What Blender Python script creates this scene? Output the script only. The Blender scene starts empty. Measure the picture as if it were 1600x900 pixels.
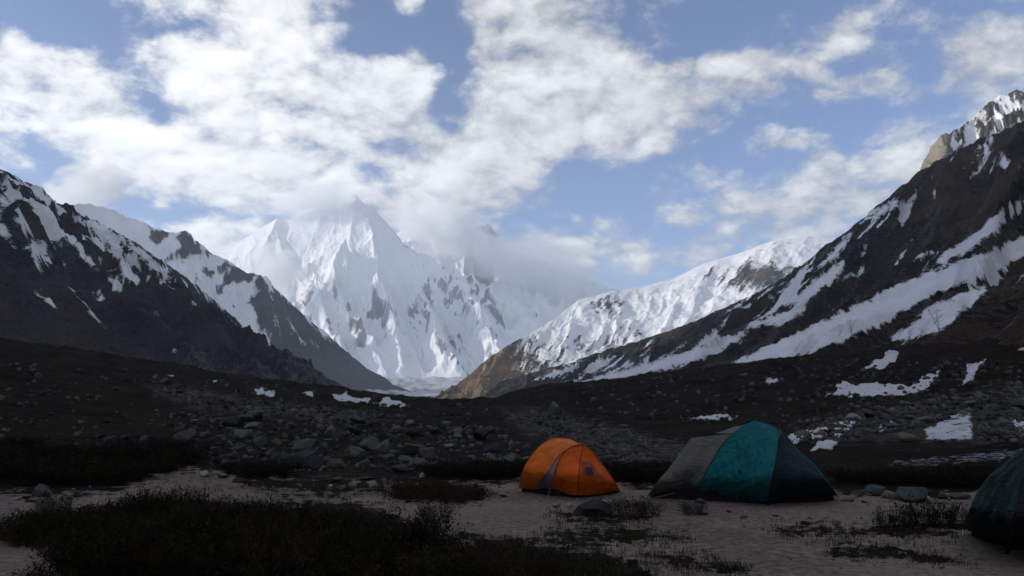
import bpy, bmesh, math, random
import numpy as np
from mathutils import Vector, Matrix

scene = bpy.context.scene
COL = scene.collection
R = math.radians

# ------------------------------------------------------------------ camera
F = 1232.0                      # focal length in photograph pixels (1600 wide)
CAMZ = 1.55
PITCH = math.atan(185.0 / F)    # true horizon at photo row 635
cam_d = bpy.data.cameras.new('camera')
cam_d.sensor_width = 36.0
cam_d.lens = F / 1600.0 * 36.0
cam_d.clip_start = 0.1
cam_d.clip_end = 60000
cam = bpy.data.objects.new('camera', cam_d)
cam.location = (0, 0, CAMZ)
cam.rotation_euler = (R(90) + PITCH, 0, 0)
COL.objects.link(cam)
scene.camera = cam

# ------------------------------------------------------------------ render settings
scene.view_settings.view_transform = 'Standard'
scene.view_settings.look = 'None'
scene.view_settings.exposure = 0.05
scene.view_settings.gamma = 1.0
scene.view_settings.use_curve_mapping = False
scene.render.engine = 'CYCLES'
cy = scene.cycles
cy.use_denoising = True
cy.max_bounces = 12
cy.diffuse_bounces = 2
cy.glossy_bounces = 2
cy.volume_bounces = 10
cy.transparent_max_bounces = 8
cy.volume_step_rate = 0.5
cy.volume_max_steps = 256
cy.sample_clamp_indirect = 4.0

# ------------------------------------------------------------------ sun + sky
SUN_AZ, SUN_EL = R(-99), R(15.5)      # left of and behind the camera (azimuth from +Y, clockwise)
sun_vec = Vector((math.sin(SUN_AZ) * math.cos(SUN_EL), math.cos(SUN_AZ) * math.cos(SUN_EL), math.sin(SUN_EL)))
sd = bpy.data.lights.new('sun', 'SUN')
sd.energy = 4.6
sd.angle = R(0.5)
sd.color = (1.0, 0.93, 0.82)
sun = bpy.data.objects.new('sun', sd)
sun.rotation_euler = (-sun_vec).to_track_quat('-Z', 'Y').to_euler()
COL.objects.link(sun)


def px_dir(px, py):
    xc, yc = (px - 800.0) / F, (450.0 - py) / F
    cp, sp = math.cos(PITCH), math.sin(PITCH)
    return np.array([xc, cp - yc * sp, sp + yc * cp])


def px_azte(px, py):
    d = px_dir(px, py)
    return math.atan2(d[0], d[1]), d[2] / math.hypot(d[0], d[1])


def at(px, py, r):
    """point seen at a pixel, r metres away along the ground"""
    az, te = px_azte(px, py)
    return np.array([r * math.sin(az), r * math.cos(az), CAMZ + r * te])


def on_plane(px, py, z=0.0):
    d = px_dir(px, py)
    t = (z - CAMZ) / d[2]
    return np.array([d[0] * t, d[1] * t, z])


def project(x, y, z):
    cp, sp = math.cos(PITCH), math.sin(PITCH)
    zz = z - CAMZ
    fwd = np.maximum(y * cp + zz * sp, 1e-3)
    up = -y * sp + zz * cp
    return 800 + F * x / fwd, 450 - F * up / fwd


class NT:
    """small node-tree helper"""
    def __init__(self, tree):
        self.t = tree
        self.n = tree.nodes
        self.l = tree.links

    def new(self, kind, **kw):
        nd = self.n.new(kind)
        for k, v in kw.items():
            setattr(nd, k, v)
        return nd

    def put(self, sock, v):
        if isinstance(v, bpy.types.NodeSocket):
            self.l.new(v, sock)
        elif v is not None:
            sock.default_value = v

    def math(self, op, a, b=None, c=None, clamp=False):
        nd = self.new('ShaderNodeMath', operation=op, use_clamp=clamp)
        self.put(nd.inputs[0], a)
        if b is not None: self.put(nd.inputs[1], b)
        if c is not None: self.put(nd.inputs[2], c)
        return nd.outputs[0]

    def vmath(self, op, a, b=None, out=0):
        nd = self.new('ShaderNodeVectorMath', operation=op)
        self.put(nd.inputs[0], a)
        if b is not None:
            self.put(nd.inputs['Scale'] if op == 'SCALE' else nd.inputs[1], b)
        return nd.outputs['Value'] if op in ('LENGTH', 'DOT_PRODUCT', 'DISTANCE') else nd.outputs[0]

    def ramp(self, v, a, b, c=0.0, d=1.0, smooth=True):
        nd = self.new('ShaderNodeMapRange', interpolation_type='SMOOTHSTEP' if smooth else 'LINEAR')
        self.put(nd.inputs['Value'], v)
        for k, q in zip(('From Min', 'From Max', 'To Min', 'To Max'), (a, b, c, d)):
            self.put(nd.inputs[k], q)
        return nd.outputs['Result']

    def noise(self, vec, scale, detail=6.0, rough=0.55, lac=2.0, dist=0.0, kind='FBM', dims='3D'):
        nd = self.new('ShaderNodeTexNoise', noise_dimensions=dims)
        nd.noise_type = kind
        self.put(nd.inputs['Vector'], vec)
        self.put(nd.inputs['Scale'], scale)
        self.put(nd.inputs['Detail'], detail)
        self.put(nd.inputs['Roughness'], rough)
        self.put(nd.inputs['Lacunarity'], lac)
        self.put(nd.inputs['Distortion'], dist)
        return nd.outputs[0]

    def mix(self, fac, a, b):
        nd = self.new('ShaderNodeMix', data_type='RGBA')
        self.put(nd.inputs[0], fac)
        self.put(nd.inputs[6], a if isinstance(a, bpy.types.NodeSocket) else tuple(a) + (1.0,) * (4 - len(a)))
        self.put(nd.inputs[7], b if isinstance(b, bpy.types.NodeSocket) else tuple(b) + (1.0,) * (4 - len(b)))
        return nd.outputs[2]

    def mapping(self, vec, loc=(0, 0, 0), rot=(0, 0, 0), scale=(1, 1, 1), kind='POINT'):
        nd = self.new('ShaderNodeMapping', vector_type=kind)
        self.put(nd.inputs['Vector'], vec)
        nd.inputs['Location'].default_value = loc
        nd.inputs['Rotation'].default_value = rot
        nd.inputs['Scale'].default_value = scale
        return nd.outputs[0]


SKY_STRENGTH = 0.15
world = bpy.data.worlds.new('World')
scene.world = world
world.use_nodes = True


def build_sky():
    w = NT(world.node_tree)
    w.n.clear()
    sky = w.new('ShaderNodeTexSky', sky_type='NISHITA')
    sky.sun_disc = False
    sky.sun_elevation = SUN_EL
    sky.sun_rotation = SUN_AZ
    sky.altitude = 3800
    sky.air_density = 1.0
    sky.dust_density = 1.2
    sky.ozone_density = 1.6
    d = w.new('ShaderNodeTexCoord').outputs['Generated']
    sep = w.new('ShaderNodeSeparateXYZ'); w.l.new(d, sep.inputs[0])
    az = w.math('ARCTAN2', sep.outputs[0], sep.outputs[1])
    el = w.math('ARCSINE', sep.outputs[2])
    cmb = w.new('ShaderNodeCombineXYZ')
    w.l.new(az, cmb.inputs[0]); w.l.new(el, cmb.inputs[1])
    ae = cmb.outputs[0]
    # warp the placement coordinates so that cloud outlines wander
    wn = w.new('ShaderNodeTexNoise'); w.put(wn.inputs['Vector'], d); wn.inputs['Scale'].default_value = 7.0
    wn.inputs['Detail'].default_value = 4.0
    warp = w.vmath('SCALE', w.vmath('SUBTRACT', wn.outputs['Color'], (0.5, 0.5, 0.5)), 0.10)
    aew = w.vmath('ADD', ae, warp)
    # cloud masses: (px, py, half-width, half-height, tilt degrees, weight)
    masses = [
        (30, 150, 95, 60, -10, .55), (130, 165, 110, 55, -18, .55), (235, 220, 130, 50, -24, .55), (340, 262, 110, 42, -14, .52),
        (440, 290, 120, 45, -16, .48), (530, 322, 70, 36, -20, .42), (385, 95, 85, 70, 10, .60), (420, 175, 100, 60, 0, .48),
        (260, 85, 85, 40, -14, .36), (465, 35, 85, 55, 10, .50), (285, 6, 75, 20, -5, .42), (560, 140, 90, 40, 4, .46), (640, 105, 58, 36, 20, .46),
        (600, 215, 95, 62, 8, .50), (510, 235, 70, 50, 0, .40), (350, 330, 100, 32, -28, .34), (310, 130, 80, 40, -25, .34),
        (905, 85, 70, 85, 10, .58), (810, 95, 90, 62, 0, .55), (850, 190, 135, 75, 10, .58), (740, 250, 120, 65, 24, .60), (680, 325, 100, 58, 18, .60),
        (770, 330, 60, 50, 0, .42), (1010, 190, 120, 52, -8, .55), (960, 145, 80, 50, 0, .4), (790, 14, 80, 26, 0, .40), (625, 18, 42, 26, 0, .44),
        (1120, 98, 80, 22, 8, .38), (1210, 92, 70, 28, 10, .36), (1300, 58, 60, 34, 20, .40), (1250, 140, 120, 30, -6, .42), (1360, 160, 70, 26, -8, .26),
        (1580, 78, 75, 55, 25, .46), (1240, 228, 80, 24, 0, .28), (1440, 200, 130, 70, 15, .20), (1360, 290, 190, 55, 10, .28), (1240, 345, 90, 34, 0, .34),
        (1130, 290, 60, 30, 0, .16), (140, 296, 68, 40, 20, .52), (290, 362, 75, 30, -18, .44), (360, 395, 60, 30, -25, .4), (105, 60, 26, 12, -35, .18),
        (905, 352, 80, 18, -14, .42), (968, 404, 110, 30, -12, .50), (870, 400, 50, 26, -20, .36), (510, 95, 24, 14, 30, .2), (252, 298, 14, 10, 0, .24),
        # blue gaps
        (90, 45, 150, 50, -12, -.25), (110, 255, 130, 16, -24, -.25), (575, 318, 26, 42, -20, -.18), (695, 150, 34, 60, 0, -.22), (690, 60, 60, 50, 0, -.25), (570, 75, 40, 34, 0, -.25),
        (1030, 80, 60, 50, 0, -.22), (950, 320, 150, 45, 0, -.22), (1060, 250, 70, 30, 0, -.15), (250, 165, 40, 16, -40, -.14), (1430, 60, 90, 50, 10, -.22), (1150, 20, 190, 25, 0, -.22),
    ]
    total = None
    for (px, py, rx, ry, rot, wt) in masses:
        dd = px_dir(px, py); dd = dd / np.linalg.norm(dd)
        loc = (math.atan2(dd[0], dd[1]), math.asin(dd[2]), 0)
        m = w.mapping(aew, loc=loc, rot=(0, 0, R(rot)), scale=(rx * 1.6 / F, ry * 1.6 / F, 1), kind='TEXTURE')
        v = w.ramp(w.vmath('LENGTH', m), 0.0, 1.0, wt, 0.0)
        total = v if total is None else w.math('ADD', total, v)
    total = w.math('MINIMUM', total, 0.66)
    # billow noise on a flattened dome so that clouds shrink towards the horizon
    def dome(vec):
        s = w.new('ShaderNodeSeparateXYZ'); w.l.new(vec, s.inputs[0])
        inv = w.math('DIVIDE', 1.0, w.math('ADD', w.math('MAXIMUM', s.outputs[2], 0.0), 0.45))
        return w.vmath('SCALE', vec, inv)
    dw = w.vmath('ADD', d, w.vmath('SCALE', warp, 0.35))
    p0 = dome(dw)
    p1 = dome(w.vmath('ADD', dw, (-0.018, 0.0, 0.030)))
    n0 = w.math('ADD', w.math('MULTIPLY', w.noise(p0, 7.0, 7.0, 0.62, 2.15), 0.8), w.math('MULTIPLY', w.noise(p0, 22.0, 5.0, 0.7, 2.2), 0.2))
    n1 = w.noise(p1, 7.0, 4.0, 0.58, 2.15)
    broad = w.noise(p0, 1.7, 2.0, 0.5)
    def puff(p):
        v = None
        for sc, am in ((9.0, 0.66), (21.0, 0.24), (47.0, 0.10)):
            b = w.math('MULTIPLY', w.math('ABSOLUTE', w.math('SUBTRACT', w.math('MULTIPLY', w.noise(p, sc, 1.0, 0.5), 2.0), 1.0)), am)
            v = b if v is None else w.math('ADD', v, b)
        return v
    f0 = puff(p0)
    f1 = puff(dome(w.vmath('ADD', dw, (-0.007, 0.0, 0.011))))
    cover = w.math('ADD', w.math('MULTIPLY', w.math('SUBTRACT', n0, 0.5), 2.3), w.math('ADD', w.math('MULTIPLY', total, 0.92), w.math('MULTIPLY', w.math('SUBTRACT', f0, 0.22), 0.9)))
    # beyond the frame the same broken cover goes on
    ctr = w.vmath('DOT_PRODUCT', d, (0.0, math.cos(R(20)), math.sin(R(20))))
    outside = w.ramp(ctr, 0.86, 0.70, 0.0, 1.0)
    cover = w.math('ADD', cover, w.math('MULTIPLY', outside, w.math('MULTIPLY', w.math('SUBTRACT', broad, 0.38), 2.2)))
    alpha = w.math('ADD', w.math('MULTIPLY', w.ramp(cover, -0.08, 0.34), 0.75), w.math('MULTIPLY', w.ramp(cover, 0.10, 0.55), 0.25))
    thick = w.ramp(cover, 0.18, 0.72)
    lit = w.math('ADD', 0.55, w.math('ADD', w.math('MULTIPLY', w.math('SUBTRACT', n0, n1), 1.8), w.math('MULTIPLY', w.math('SUBTRACT', f0, f1), 0.9)), clamp=True)
    # clouds towards the sun side of the valley are brighter, those away from it greyer
    bright = w.math('ADD', w.math('MULTIPLY', lit, 0.52), w.math('MULTIPLY', thick, 0.22))
    bright = w.math('ADD', bright, w.ramp(az, -0.42, 0.08, 0.66, 0.34))
    k = 1.0 / SKY_STRENGTH
    white = w.vmath('SCALE', (0.985 * k, 0.99 * k, 1.0 * k), bright)
    skyc = w.vmath('MULTIPLY', sky.outputs[0], (1.08, 1.06, 1.20))
    final = w.mix(alpha, skyc, white)
    bg = w.new('ShaderNodeBackground')
    bg.inputs['Strength'].default_value = SKY_STRENGTH
    w.l.new(final, bg.inputs['Color'])
    out = w.new('ShaderNodeOutputWorld')
    w.l.new(bg.outputs[0], out.inputs['Surface'])


build_sky()
world.cycles.sampling_method = 'MANUAL'
world.cycles.sample_map_resolution = 512


# ------------------------------------------------------------------ numpy noise
def _hash(ix, iy, seed):
    h = (ix.astype(np.int64) * 374761393 + iy.astype(np.int64) * 668265263 + seed * 982451653) & 0x7fffffff
    h = ((h ^ (h >> 13)) * 1274126177) & 0x7fffffff
    return (h ^ (h >> 16)) & 0xffff


def perlin(x, y, seed=0):
    x = np.asarray(x, float); y = np.asarray(y, float)
    ix = np.floor(x); iy = np.floor(y)
    fx, fy = x - ix, y - iy
    u = fx * fx * fx * (fx * (fx * 6 - 15) + 10)
    v = fy * fy * fy * (fy * (fy * 6 - 15) + 10)
    def g(dx, dy):
        a = _hash(ix + dx, iy + dy, seed) * (2 * math.pi / 65536.0)
        return np.cos(a) * (fx - dx) + np.sin(a) * (fy - dy)
    n00, n10, n01, n11 = g(0, 0), g(1, 0), g(0, 1), g(1, 1)
    return ((n00 * (1 - u) + n10 * u) * (1 - v) + (n01 * (1 - u) + n11 * u) * v) * 1.5


def fbm(x, y, octaves=5, seed=0, gain=0.5, lac=2.03):
    s = 0.0; a = 1.0; t = 0.0
    for i in range(octaves):
        s = s + a * perlin(x, y, seed + i * 17)
        t += a; a *= gain
        x = x * lac + 13.7; y = y * lac - 7.1
    return s / t


def ridged(x, y, octaves=5, seed=0, gain=0.5, lac=2.07):
    s = 0.0; a = 1.0; t = 0.0; w = 1.0
    for i in range(octaves):
        n = 1.0 - np.abs(perlin(x, y, seed + i * 29)) * 1.6
        n = np.clip(n, 0, 1) ** 2
        s = s + a * n * w
        w = np.clip(n * 1.6, 0.15, 1)
        t += a; a *= gain
        x = x * lac + 5.3; y = y * lac + 9.9
    return s / t


def sstep(a, b, v):
    t = np.clip((v - a) / (b - a), 0, 1)
    return t * t * (3 - 2 * t)


def poly_sd(px, py, poly):
    """signed distance in pixels to a polygon, positive inside"""
    P = np.asarray(poly, float)
    Q = np.roll(P, -1, axis=0)
    lo, hi = P.min(0) - 40, P.max(0) + 40
    out = np.full(px.shape, -40.0)
    m = (px > lo[0]) & (px < hi[0]) & (py > lo[1]) & (py < hi[1])
    if not m.any():
        return out
    x, y = px[m], py[m]
    best = np.full(x.shape, 1e18)
    inside = np.zeros(x.shape, bool)
    for (ax, ay), (bx, by) in zip(P, Q):
        ex, ey = bx - ax, by - ay
        t = np.clip(((x - ax) * ex + (y - ay) * ey) / (ex * ex + ey * ey + 1e-9), 0, 1)
        best = np.minimum(best, (x - ax - t * ex) ** 2 + (y - ay - t * ey) ** 2)
        c = ((ay > y) != (by > y)) & (x < (bx - ax) * (y - ay) / ((by - ay) if by != ay else 1e-9) + ax)
        inside ^= c
    dd = np.sqrt(best)
    out[m] = np.where(inside, dd, -dd)
    return out


def line_d(px, py, pts):
    """distance in pixels to a polyline"""
    best = np.full(px.shape, 1e18)
    for (ax, ay), (bx, by) in zip(pts[:-1], pts[1:]):
        ex, ey = bx - ax, by - ay
        t = np.clip(((px - ax) * ex + (py - ay) * ey) / (ex * ex + ey * ey + 1e-9), 0, 1)
        best = np.minimum(best, (px - ax - t * ex) ** 2 + (py - ay - t * ey) ** 2)
    return np.sqrt(best)


def polys_mask(px, py, polys, soft=3.0, wob=3.0, seed=5):
    """soft union of polygons given in photograph pixels, outlines wobbled"""
    wx = px + wob * fbm(px / 14, py / 14, 3, seed)
    wy = py + wob * fbm(px / 14, py / 14, 3, seed + 50)
    m = np.full(px.shape, -40.0)
    for p in polys:
        m = np.maximum(m, poly_sd(wx, wy, p))
    return np.clip(0.5 + m / (2 * soft), 0, 1)


# ------------------------------------------------------------------ mesh helpers
def link(o, parent=None):
    COL.objects.link(o)
    if parent is not None:
        o.parent = parent
    return o


def tag(o, label=None, cat=None, group=None, kind=None):
    if label: o['label'] = label
    if cat: o['category'] = cat
    if group: o['group'] = group
    if kind: o['kind'] = kind
    return o


def mesh_np(name, verts, faces, mat=None, smooth=True, mask=None):
    """faces: (n,4) or (n,3) int array"""
    me = bpy.data.meshes.new(name)
    V = np.asarray(verts, np.float32); Fc = np.asarray(faces, np.int32)
    k = Fc.shape[1]
    me.vertices.add(len(V)); me.vertices.foreach_set('co', V.ravel())
    me.loops.add(Fc.size); me.loops.foreach_set('vertex_index', Fc.ravel())
    me.polygons.add(len(Fc))
    me.polygons.foreach_set('loop_start', np.arange(0, Fc.size, k, dtype=np.int32))
    me.polygons.foreach_set('loop_total', np.full(len(Fc), k, np.int32))
    me.polygons.foreach_set('use_smooth', np.full(len(Fc), smooth, bool))
    me.update(calc_edges=True)
    if mask is not None:
        at_ = me.attributes.new('mask', 'FLOAT_COLOR', 'POINT')
        M = np.ones((len(V), 4), np.float32); M[:, :mask.shape[1]] = mask
        at_.data.foreach_set('color', M.ravel())
    if mat is not None:
        me.materials.append(mat)
    return me


def grid_faces(nu, nv):
    i = np.arange(nu - 1)[:, None] * nv + np.arange(nv - 1)[None, :]
    return np.stack([i, i + nv, i + nv + 1, i + 1], -1).reshape(-1, 4)


# ------------------------------------------------------------------ terrain materials
def terrain_mat(name, rock_a, rock_b, second, third, snow=(0.86, 0.88, 0.92), scale=0.02, bump=1.0, snow_noise=0.10,
                edge=0.5, bump_dist=2.0, rough_detail=8.0, stone_scale=0.2, stone_share=0.05, stone_share_third=0.35, stone_col=(0.2, 0.19, 0.18), snow_dirt=0.7):
    """mask R = snow, G = share of the second ground colour, B = share of the third"""
    m = bpy.data.materials.new(name); m.use_nodes = True
    w = NT(m.node_tree)
    bsdf = w.n['Principled BSDF']
    bsdf.inputs['Roughness'].default_value = 0.92
    bsdf.inputs['Specular IOR Level'].default_value = 0.02
    co = w.new('ShaderNodeTexCoord').outputs['Object']
    att = w.new('ShaderNodeAttribute', attribute_name='mask')
    sp = w.new('ShaderNodeSeparateColor'); w.l.new(att.outputs['Color'], sp.inputs[0])
    n1 = w.noise(co, scale, rough_detail, 0.62)
    n2 = w.noise(co, scale * 7.3, 5.0, 0.65)
    n3 = w.noise(co, scale * 31.0, 4.0, 0.7)
    n4 = w.noise(co, scale * 110.0, 3.0, 0.7)
    f = w.ramp(w.math('ADD', w.math('MULTIPLY', n1, 0.45), w.math('ADD', w.math('MULTIPLY', n2, 0.35), w.math('MULTIPLY', n3, 0.20))), 0.40, 0.60)
    rock = w.mix(f, rock_a, rock_b)
    brk = w.math('ADD', w.math('MULTIPLY', w.math('SUBTRACT', n2, 0.5), 1.5), w.math('MULTIPLY', w.math('SUBTRACT', n3, 0.5), 1.1))
    m2 = w.ramp(w.math('ADD', sp.outputs[1], brk), 0.36, 0.66)
    m3 = w.ramp(w.math('ADD', sp.outputs[2], brk), 0.36, 0.66)
    sec = w.mix(w.ramp(w.math('ADD', w.math('MULTIPLY', n1, 0.5), w.math('MULTIPLY', n3, 0.5)), 0.36, 0.62), tuple(c * 0.58 for c in second), tuple(c * 1.28 for c in second))
    rock = w.mix(m2, rock, sec)
    thi = w.mix(w.ramp(n3, 0.35, 0.65), tuple(c * 0.55 for c in third), tuple(c * 1.3 for c in third))
    rock = w.mix(m3, rock, thi)
    # loose stones
    vor = w.new('ShaderNodeTexVoronoi', feature='F1'); w.put(vor.inputs['Vector'], co); vor.inputs['Scale'].default_value = stone_scale
    vs = w.new('ShaderNodeSeparateColor'); w.l.new(vor.outputs['Color'], vs.inputs[0])
    share = w.math('MULTIPLY', w.math('ADD', stone_share, w.math('MULTIPLY', m3, stone_share_third)), w.math('SUBTRACT', 1.0, m2))
    pick = w.math('LESS_THAN', vs.outputs[0], share)
    stone = w.math('MULTIPLY', pick, w.ramp(vor.outputs['Distance'], 0.42, 0.30))
    stc = w.mix(vs.outputs[1], (0.05, 0.047, 0.045), stone_col)
    rock = w.mix(stone, rock, stc)
    grain = w.math('ADD', 0.42, w.math('ADD', w.math('MULTIPLY', n3, 0.62), w.math('MULTIPLY', n4, 0.54)))
    rock = w.vmath('SCALE', rock, grain)
    sn = w.math('ADD', sp.outputs[0], w.math('MULTIPLY', w.math('SUBTRACT', n2, 0.5), snow_noise * 2.6))
    sn = w.math('ADD', sn, w.math('MULTIPLY', w.math('SUBTRACT', n3, 0.5), snow_noise * 3.6))
    sn = w.math('SUBTRACT', sn, w.math('MULTIPLY', stone, 0.25))
    sn = w.ramp(sn, edge - 0.08, edge + 0.08)
    dirt = w.math('ADD', w.ramp(n1, 0.3, 0.75, 0.0, 0.30), w.ramp(w.math('ADD', n3, w.math('MULTIPLY', n4, 0.5)), 0.62, 1.0, 0.0, 0.45), clamp=True)
    snc = w.mix(w.math('MULTIPLY', dirt, snow_dirt), snow, tuple(c * 0.42 for c in snow[:2]) + (snow[2] * 0.38,))
    colr = w.mix(sn, rock, snc)
    w.l.new(colr, bsdf.inputs['Base Color'])
    h = w.math('ADD', w.math('ADD', w.math('MULTIPLY', n2, 1.0), w.math('MULTIPLY', n3, 0.5)), w.math('MULTIPLY', stone, 0.35))
    h = w.math('MULTIPLY', h, w.math('SUBTRACT', 1.0, w.math('MULTIPLY', sn, 0.75)))
    h = w.math('ADD', h, w.math('MULTIPLY', sn, 0.25))
    bp = w.new('ShaderNodeBump')
    bp.inputs['Strength'].default_value = bump
    bp.inputs['Distance'].default_value = bump_dist
    w.l.new(h, bp.inputs['Height'])
    w.l.new(bp.outputs[0], bsdf.inputs['Normal'])
    return m


# ------------------------------------------------------------------ mountains (ruled valley sides with relief)
def curve_np(ctrl, n):
    """resample control points (m,3) at n even parameters, linear"""
    C = np.asarray(ctrl, float)
    t = np.linspace(0, 1, len(C)); s = np.linspace(0, 1, n)
    return np.stack([np.interp(s, t, C[:, k]) for k in range(C.shape[1])], -1)


def mountain(crest, base, nu, nv, power=1.25, back=260.0, backdrop=0.9, relief=None, masks=None, mat=None, label=None,
             crest_jag=4.0, jag_freq=40.0, seed=1, us=None):
    """crest, base: matched lists of 3D points; the face runs from base to crest, then down a back slope"""
    C, B = np.asarray(crest, float), np.asarray(base, float)
    t = np.linspace(0, 1, len(C)) if us is None else np.asarray(us, float)
    s = np.linspace(0, 1, nu)
    C = np.stack([np.interp(s, t, C[:, k]) for k in range(3)], -1)
    B = np.stack([np.interp(s, t, B[:, k]) for k in range(3)], -1)
    # smooth the foot line a little
    for _ in range(3):
        B[1:-1] = (B[:-2] + 2 * B[1:-1] + B[2:]) / 4
    nb = max(6, nv // 8)
    v = np.concatenate([np.linspace(0, 1, nv), 1 + np.linspace(0, 1, nb + 1)[1:]])
    U, Vv = np.meshgrid(s, v, indexing='ij')
    f = np.minimum(Vv, 1.0)
    X = B[:, None, 0] + (C[:, None, 0] - B[:, None, 0]) * f
    Y = B[:, None, 1] + (C[:, None, 1] - B[:, None, 1]) * f
    Z = B[:, None, 2] + (C[:, None, 2] - B[:, None, 2]) * f ** power
    bk = np.maximum(Vv - 1.0, 0)
    dx = C[:, None, 0] - B[:, None, 0]; dy = C[:, None, 1] - B[:, None, 1]
    dl = np.hypot(dx, dy) + 1e-6
    X = X + dx / dl * bk * back
    Y = Y + dy / dl * bk * back
    Z = Z - bk ** 1.15 * back * backdrop
    ppx, ppy = project(X, Y, Z)
    slope_len = np.hypot(dl[:, 0], C[:, 2] - B[:, 2]).mean()
    crest_len = np.hypot(np.diff(C[:, 0]), np.diff(C[:, 1])).sum()
    su, sv = U * crest_len, f * slope_len          # metres along the crest and down the fall line
    env = np.clip(np.minimum(f * 6, (1 - f) * 5 + 0.12), 0, 1)
    if relief is not None:
        Z = Z + env * relief(X, Y, Z, su, sv, f, ppx, ppy)
    cj = np.exp(-((Vv - 1.0) / 0.04) ** 2)
    Z = Z + cj * crest_jag * fbm(su / jag_freq, su * 0 + seed, 5, seed + 3, 0.6)
    ppx2, ppy2 = project(X, Y, Z)
    mk = masks(X, Y, Z, su, sv, f, ppx2, ppy2, U) if masks is not None else np.zeros(X.shape + (3,))
    me = mesh_np('mountain', np.stack([X, Y, Z], -1).reshape(-1, 3), grid_faces(*X.shape), mat, True, mk.reshape(-1, 3))
    o = link(bpy.data.objects.new('mountain', me))
    return tag(o, label, 'mountain', None, 'structure')


def steepness(X, Y, Z):
    gx = np.gradient(Z, axis=0) / (np.hypot(np.gradient(X, axis=0), np.gradient(Y, axis=0)) + 1e-6)
    gy = np.gradient(Z, axis=1) / (np.hypot(np.gradient(X, axis=1), np.gradient(Y, axis=1)) + 1e-6)
    return np.hypot(gx, gy)


# --- right-hand valley side, dark with snow tongues
crest_D = [at(700, 616, 2050), at(760, 602, 1950), at(830, 583, 1800), at(900, 562, 1700), at(960, 543, 1620), at(1010, 529, 1560),
           at(1080, 504, 1480), at(1140, 478, 1420), at(1200, 450, 1360), at(1250, 420, 1300), at(1310, 374, 1240),
           at(1400, 298, 1150), at(1440, 266, 1100), at(1500, 232, 1040), at(1600, 188, 950), at(1740, 120, 850),
           np.array([590, 420, 400]), np.array([560, -100, 420]), np.array([540, -900, 400])]
base_D = [(-170, 1980, -6), (-140, 1850, -6), (-90, 1650, -6), (-40, 1480, -6), (-10, 1350, -6), (12, 1240, -6), (24, 1120, -6),
          (30, 1010, -6), (34, 900, -6), (36, 790, -6), (38, 680, -6), (38, 520, -6), (38, 400, -6), (37, 280, -6), (33, 150, -6),
          (22, 40, -5), (20, -60, -5), (20, -300, -5), (20, -1000, -5)]

D_SNOW = [
    [(1605, 303), (1565, 330), (1520, 366), (1480, 392), (1450, 417), (1475, 411), (1520, 388), (1560, 357), (1605, 322)],
    [(1605, 366), (1539, 393), (1461, 423), (1394, 448), (1317, 487), (1244, 520), (1183, 546), (1150, 566), (1138, 580), (1180, 576),
     (1261, 556), (1333, 522), (1370, 512), (1417, 482), (1483, 450), (1530, 434), (1578, 413), (1605, 398)],
    [(1577, 420), (1539, 442), (1490, 464), (1445, 482), (1433, 500), (1410, 516), (1386, 530), (1430, 528), (1455, 524), (1483, 506), (1500, 488),
     (1517, 478), (1539, 452), (1565, 438)],
    [(1317, 405), (1290, 425), (1262, 448), (1233, 476), (1262, 470), (1300, 440), (1320, 420)],
    [(1255, 478), (1210, 492), (1165, 510), (1185, 512), (1230, 500), (1262, 486)],
    [(1172, 514), (1120, 532), (1060, 552), (1000, 570), (940, 586), (880, 600), (820, 616), (795, 622), (776, 640), (778, 655), (800, 640),
     (822, 628), (870, 610), (930, 600), (1000, 588), (1060, 574), (1120, 552), (1165, 528)],
    [(832, 594), (870, 578), (904, 570), (902, 577), (870, 588)],
    [(912, 582), (935, 566), (962, 556), (955, 566), (930, 578)],
    [(1080, 548), (1098, 530), (1120, 512), (1122, 522), (1105, 540)],
    [(1400, 310), (1372, 330), (1344, 350), (1362, 346), (1385, 332), (1404, 320)],
    [(1330, 362), (1300, 392), (1272, 425), (1296, 412), (1325, 380)],
    [(1448, 392), (1425, 408), (1440, 404), (1456, 396)], [(1565, 238), (1560, 260), (1572, 268), (1580, 250)],
    [(1350, 415), (1320, 432), (1290, 446), (1320, 438), (1352, 424)],
    # low patches by the camp
    [(1305, 598), (1345, 601), (1385, 599), (1420, 604), (1440, 590), (1472, 578), (1458, 596), (1440, 612), (1400, 619), (1340, 618), (1284, 619), (1310, 612)],
    [(1348, 575), (1372, 562), (1392, 545), (1408, 552), (1396, 566), (1372, 578)],
    [(1510, 570), (1540, 562), (1530, 580), (1512, 598), (1498, 604), (1512, 586)],
    [(1076, 652), (1110, 649), (1150, 650), (1140, 655), (1100, 656)],
    [(1196, 594), (1215, 592), (1214, 600), (1198, 599)],
    [(1590, 545), (1605, 542), (1605, 552)],
]


def relief_D(X, Y, Z, su, sv, f, px, py):
    g = ridged(su / 130 + 0.3 * fbm(su / 90, sv / 120, 3, 4), sv / 520, 4, 11) - 0.45
    s = fbm(su / 30, sv / 90, 4, 12)
    k = fbm(X / 9, Y / 9, 3, 13)
    near = sstep(60, 400, np.hypot(X, Y))
    lump = fbm(X / 14, Y / 14, 4, 14, 0.6)
    return g * 30 * near + s * 8 * (0.2 + 0.8 * near) + k * 1.5 + lump * 2.0


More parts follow.
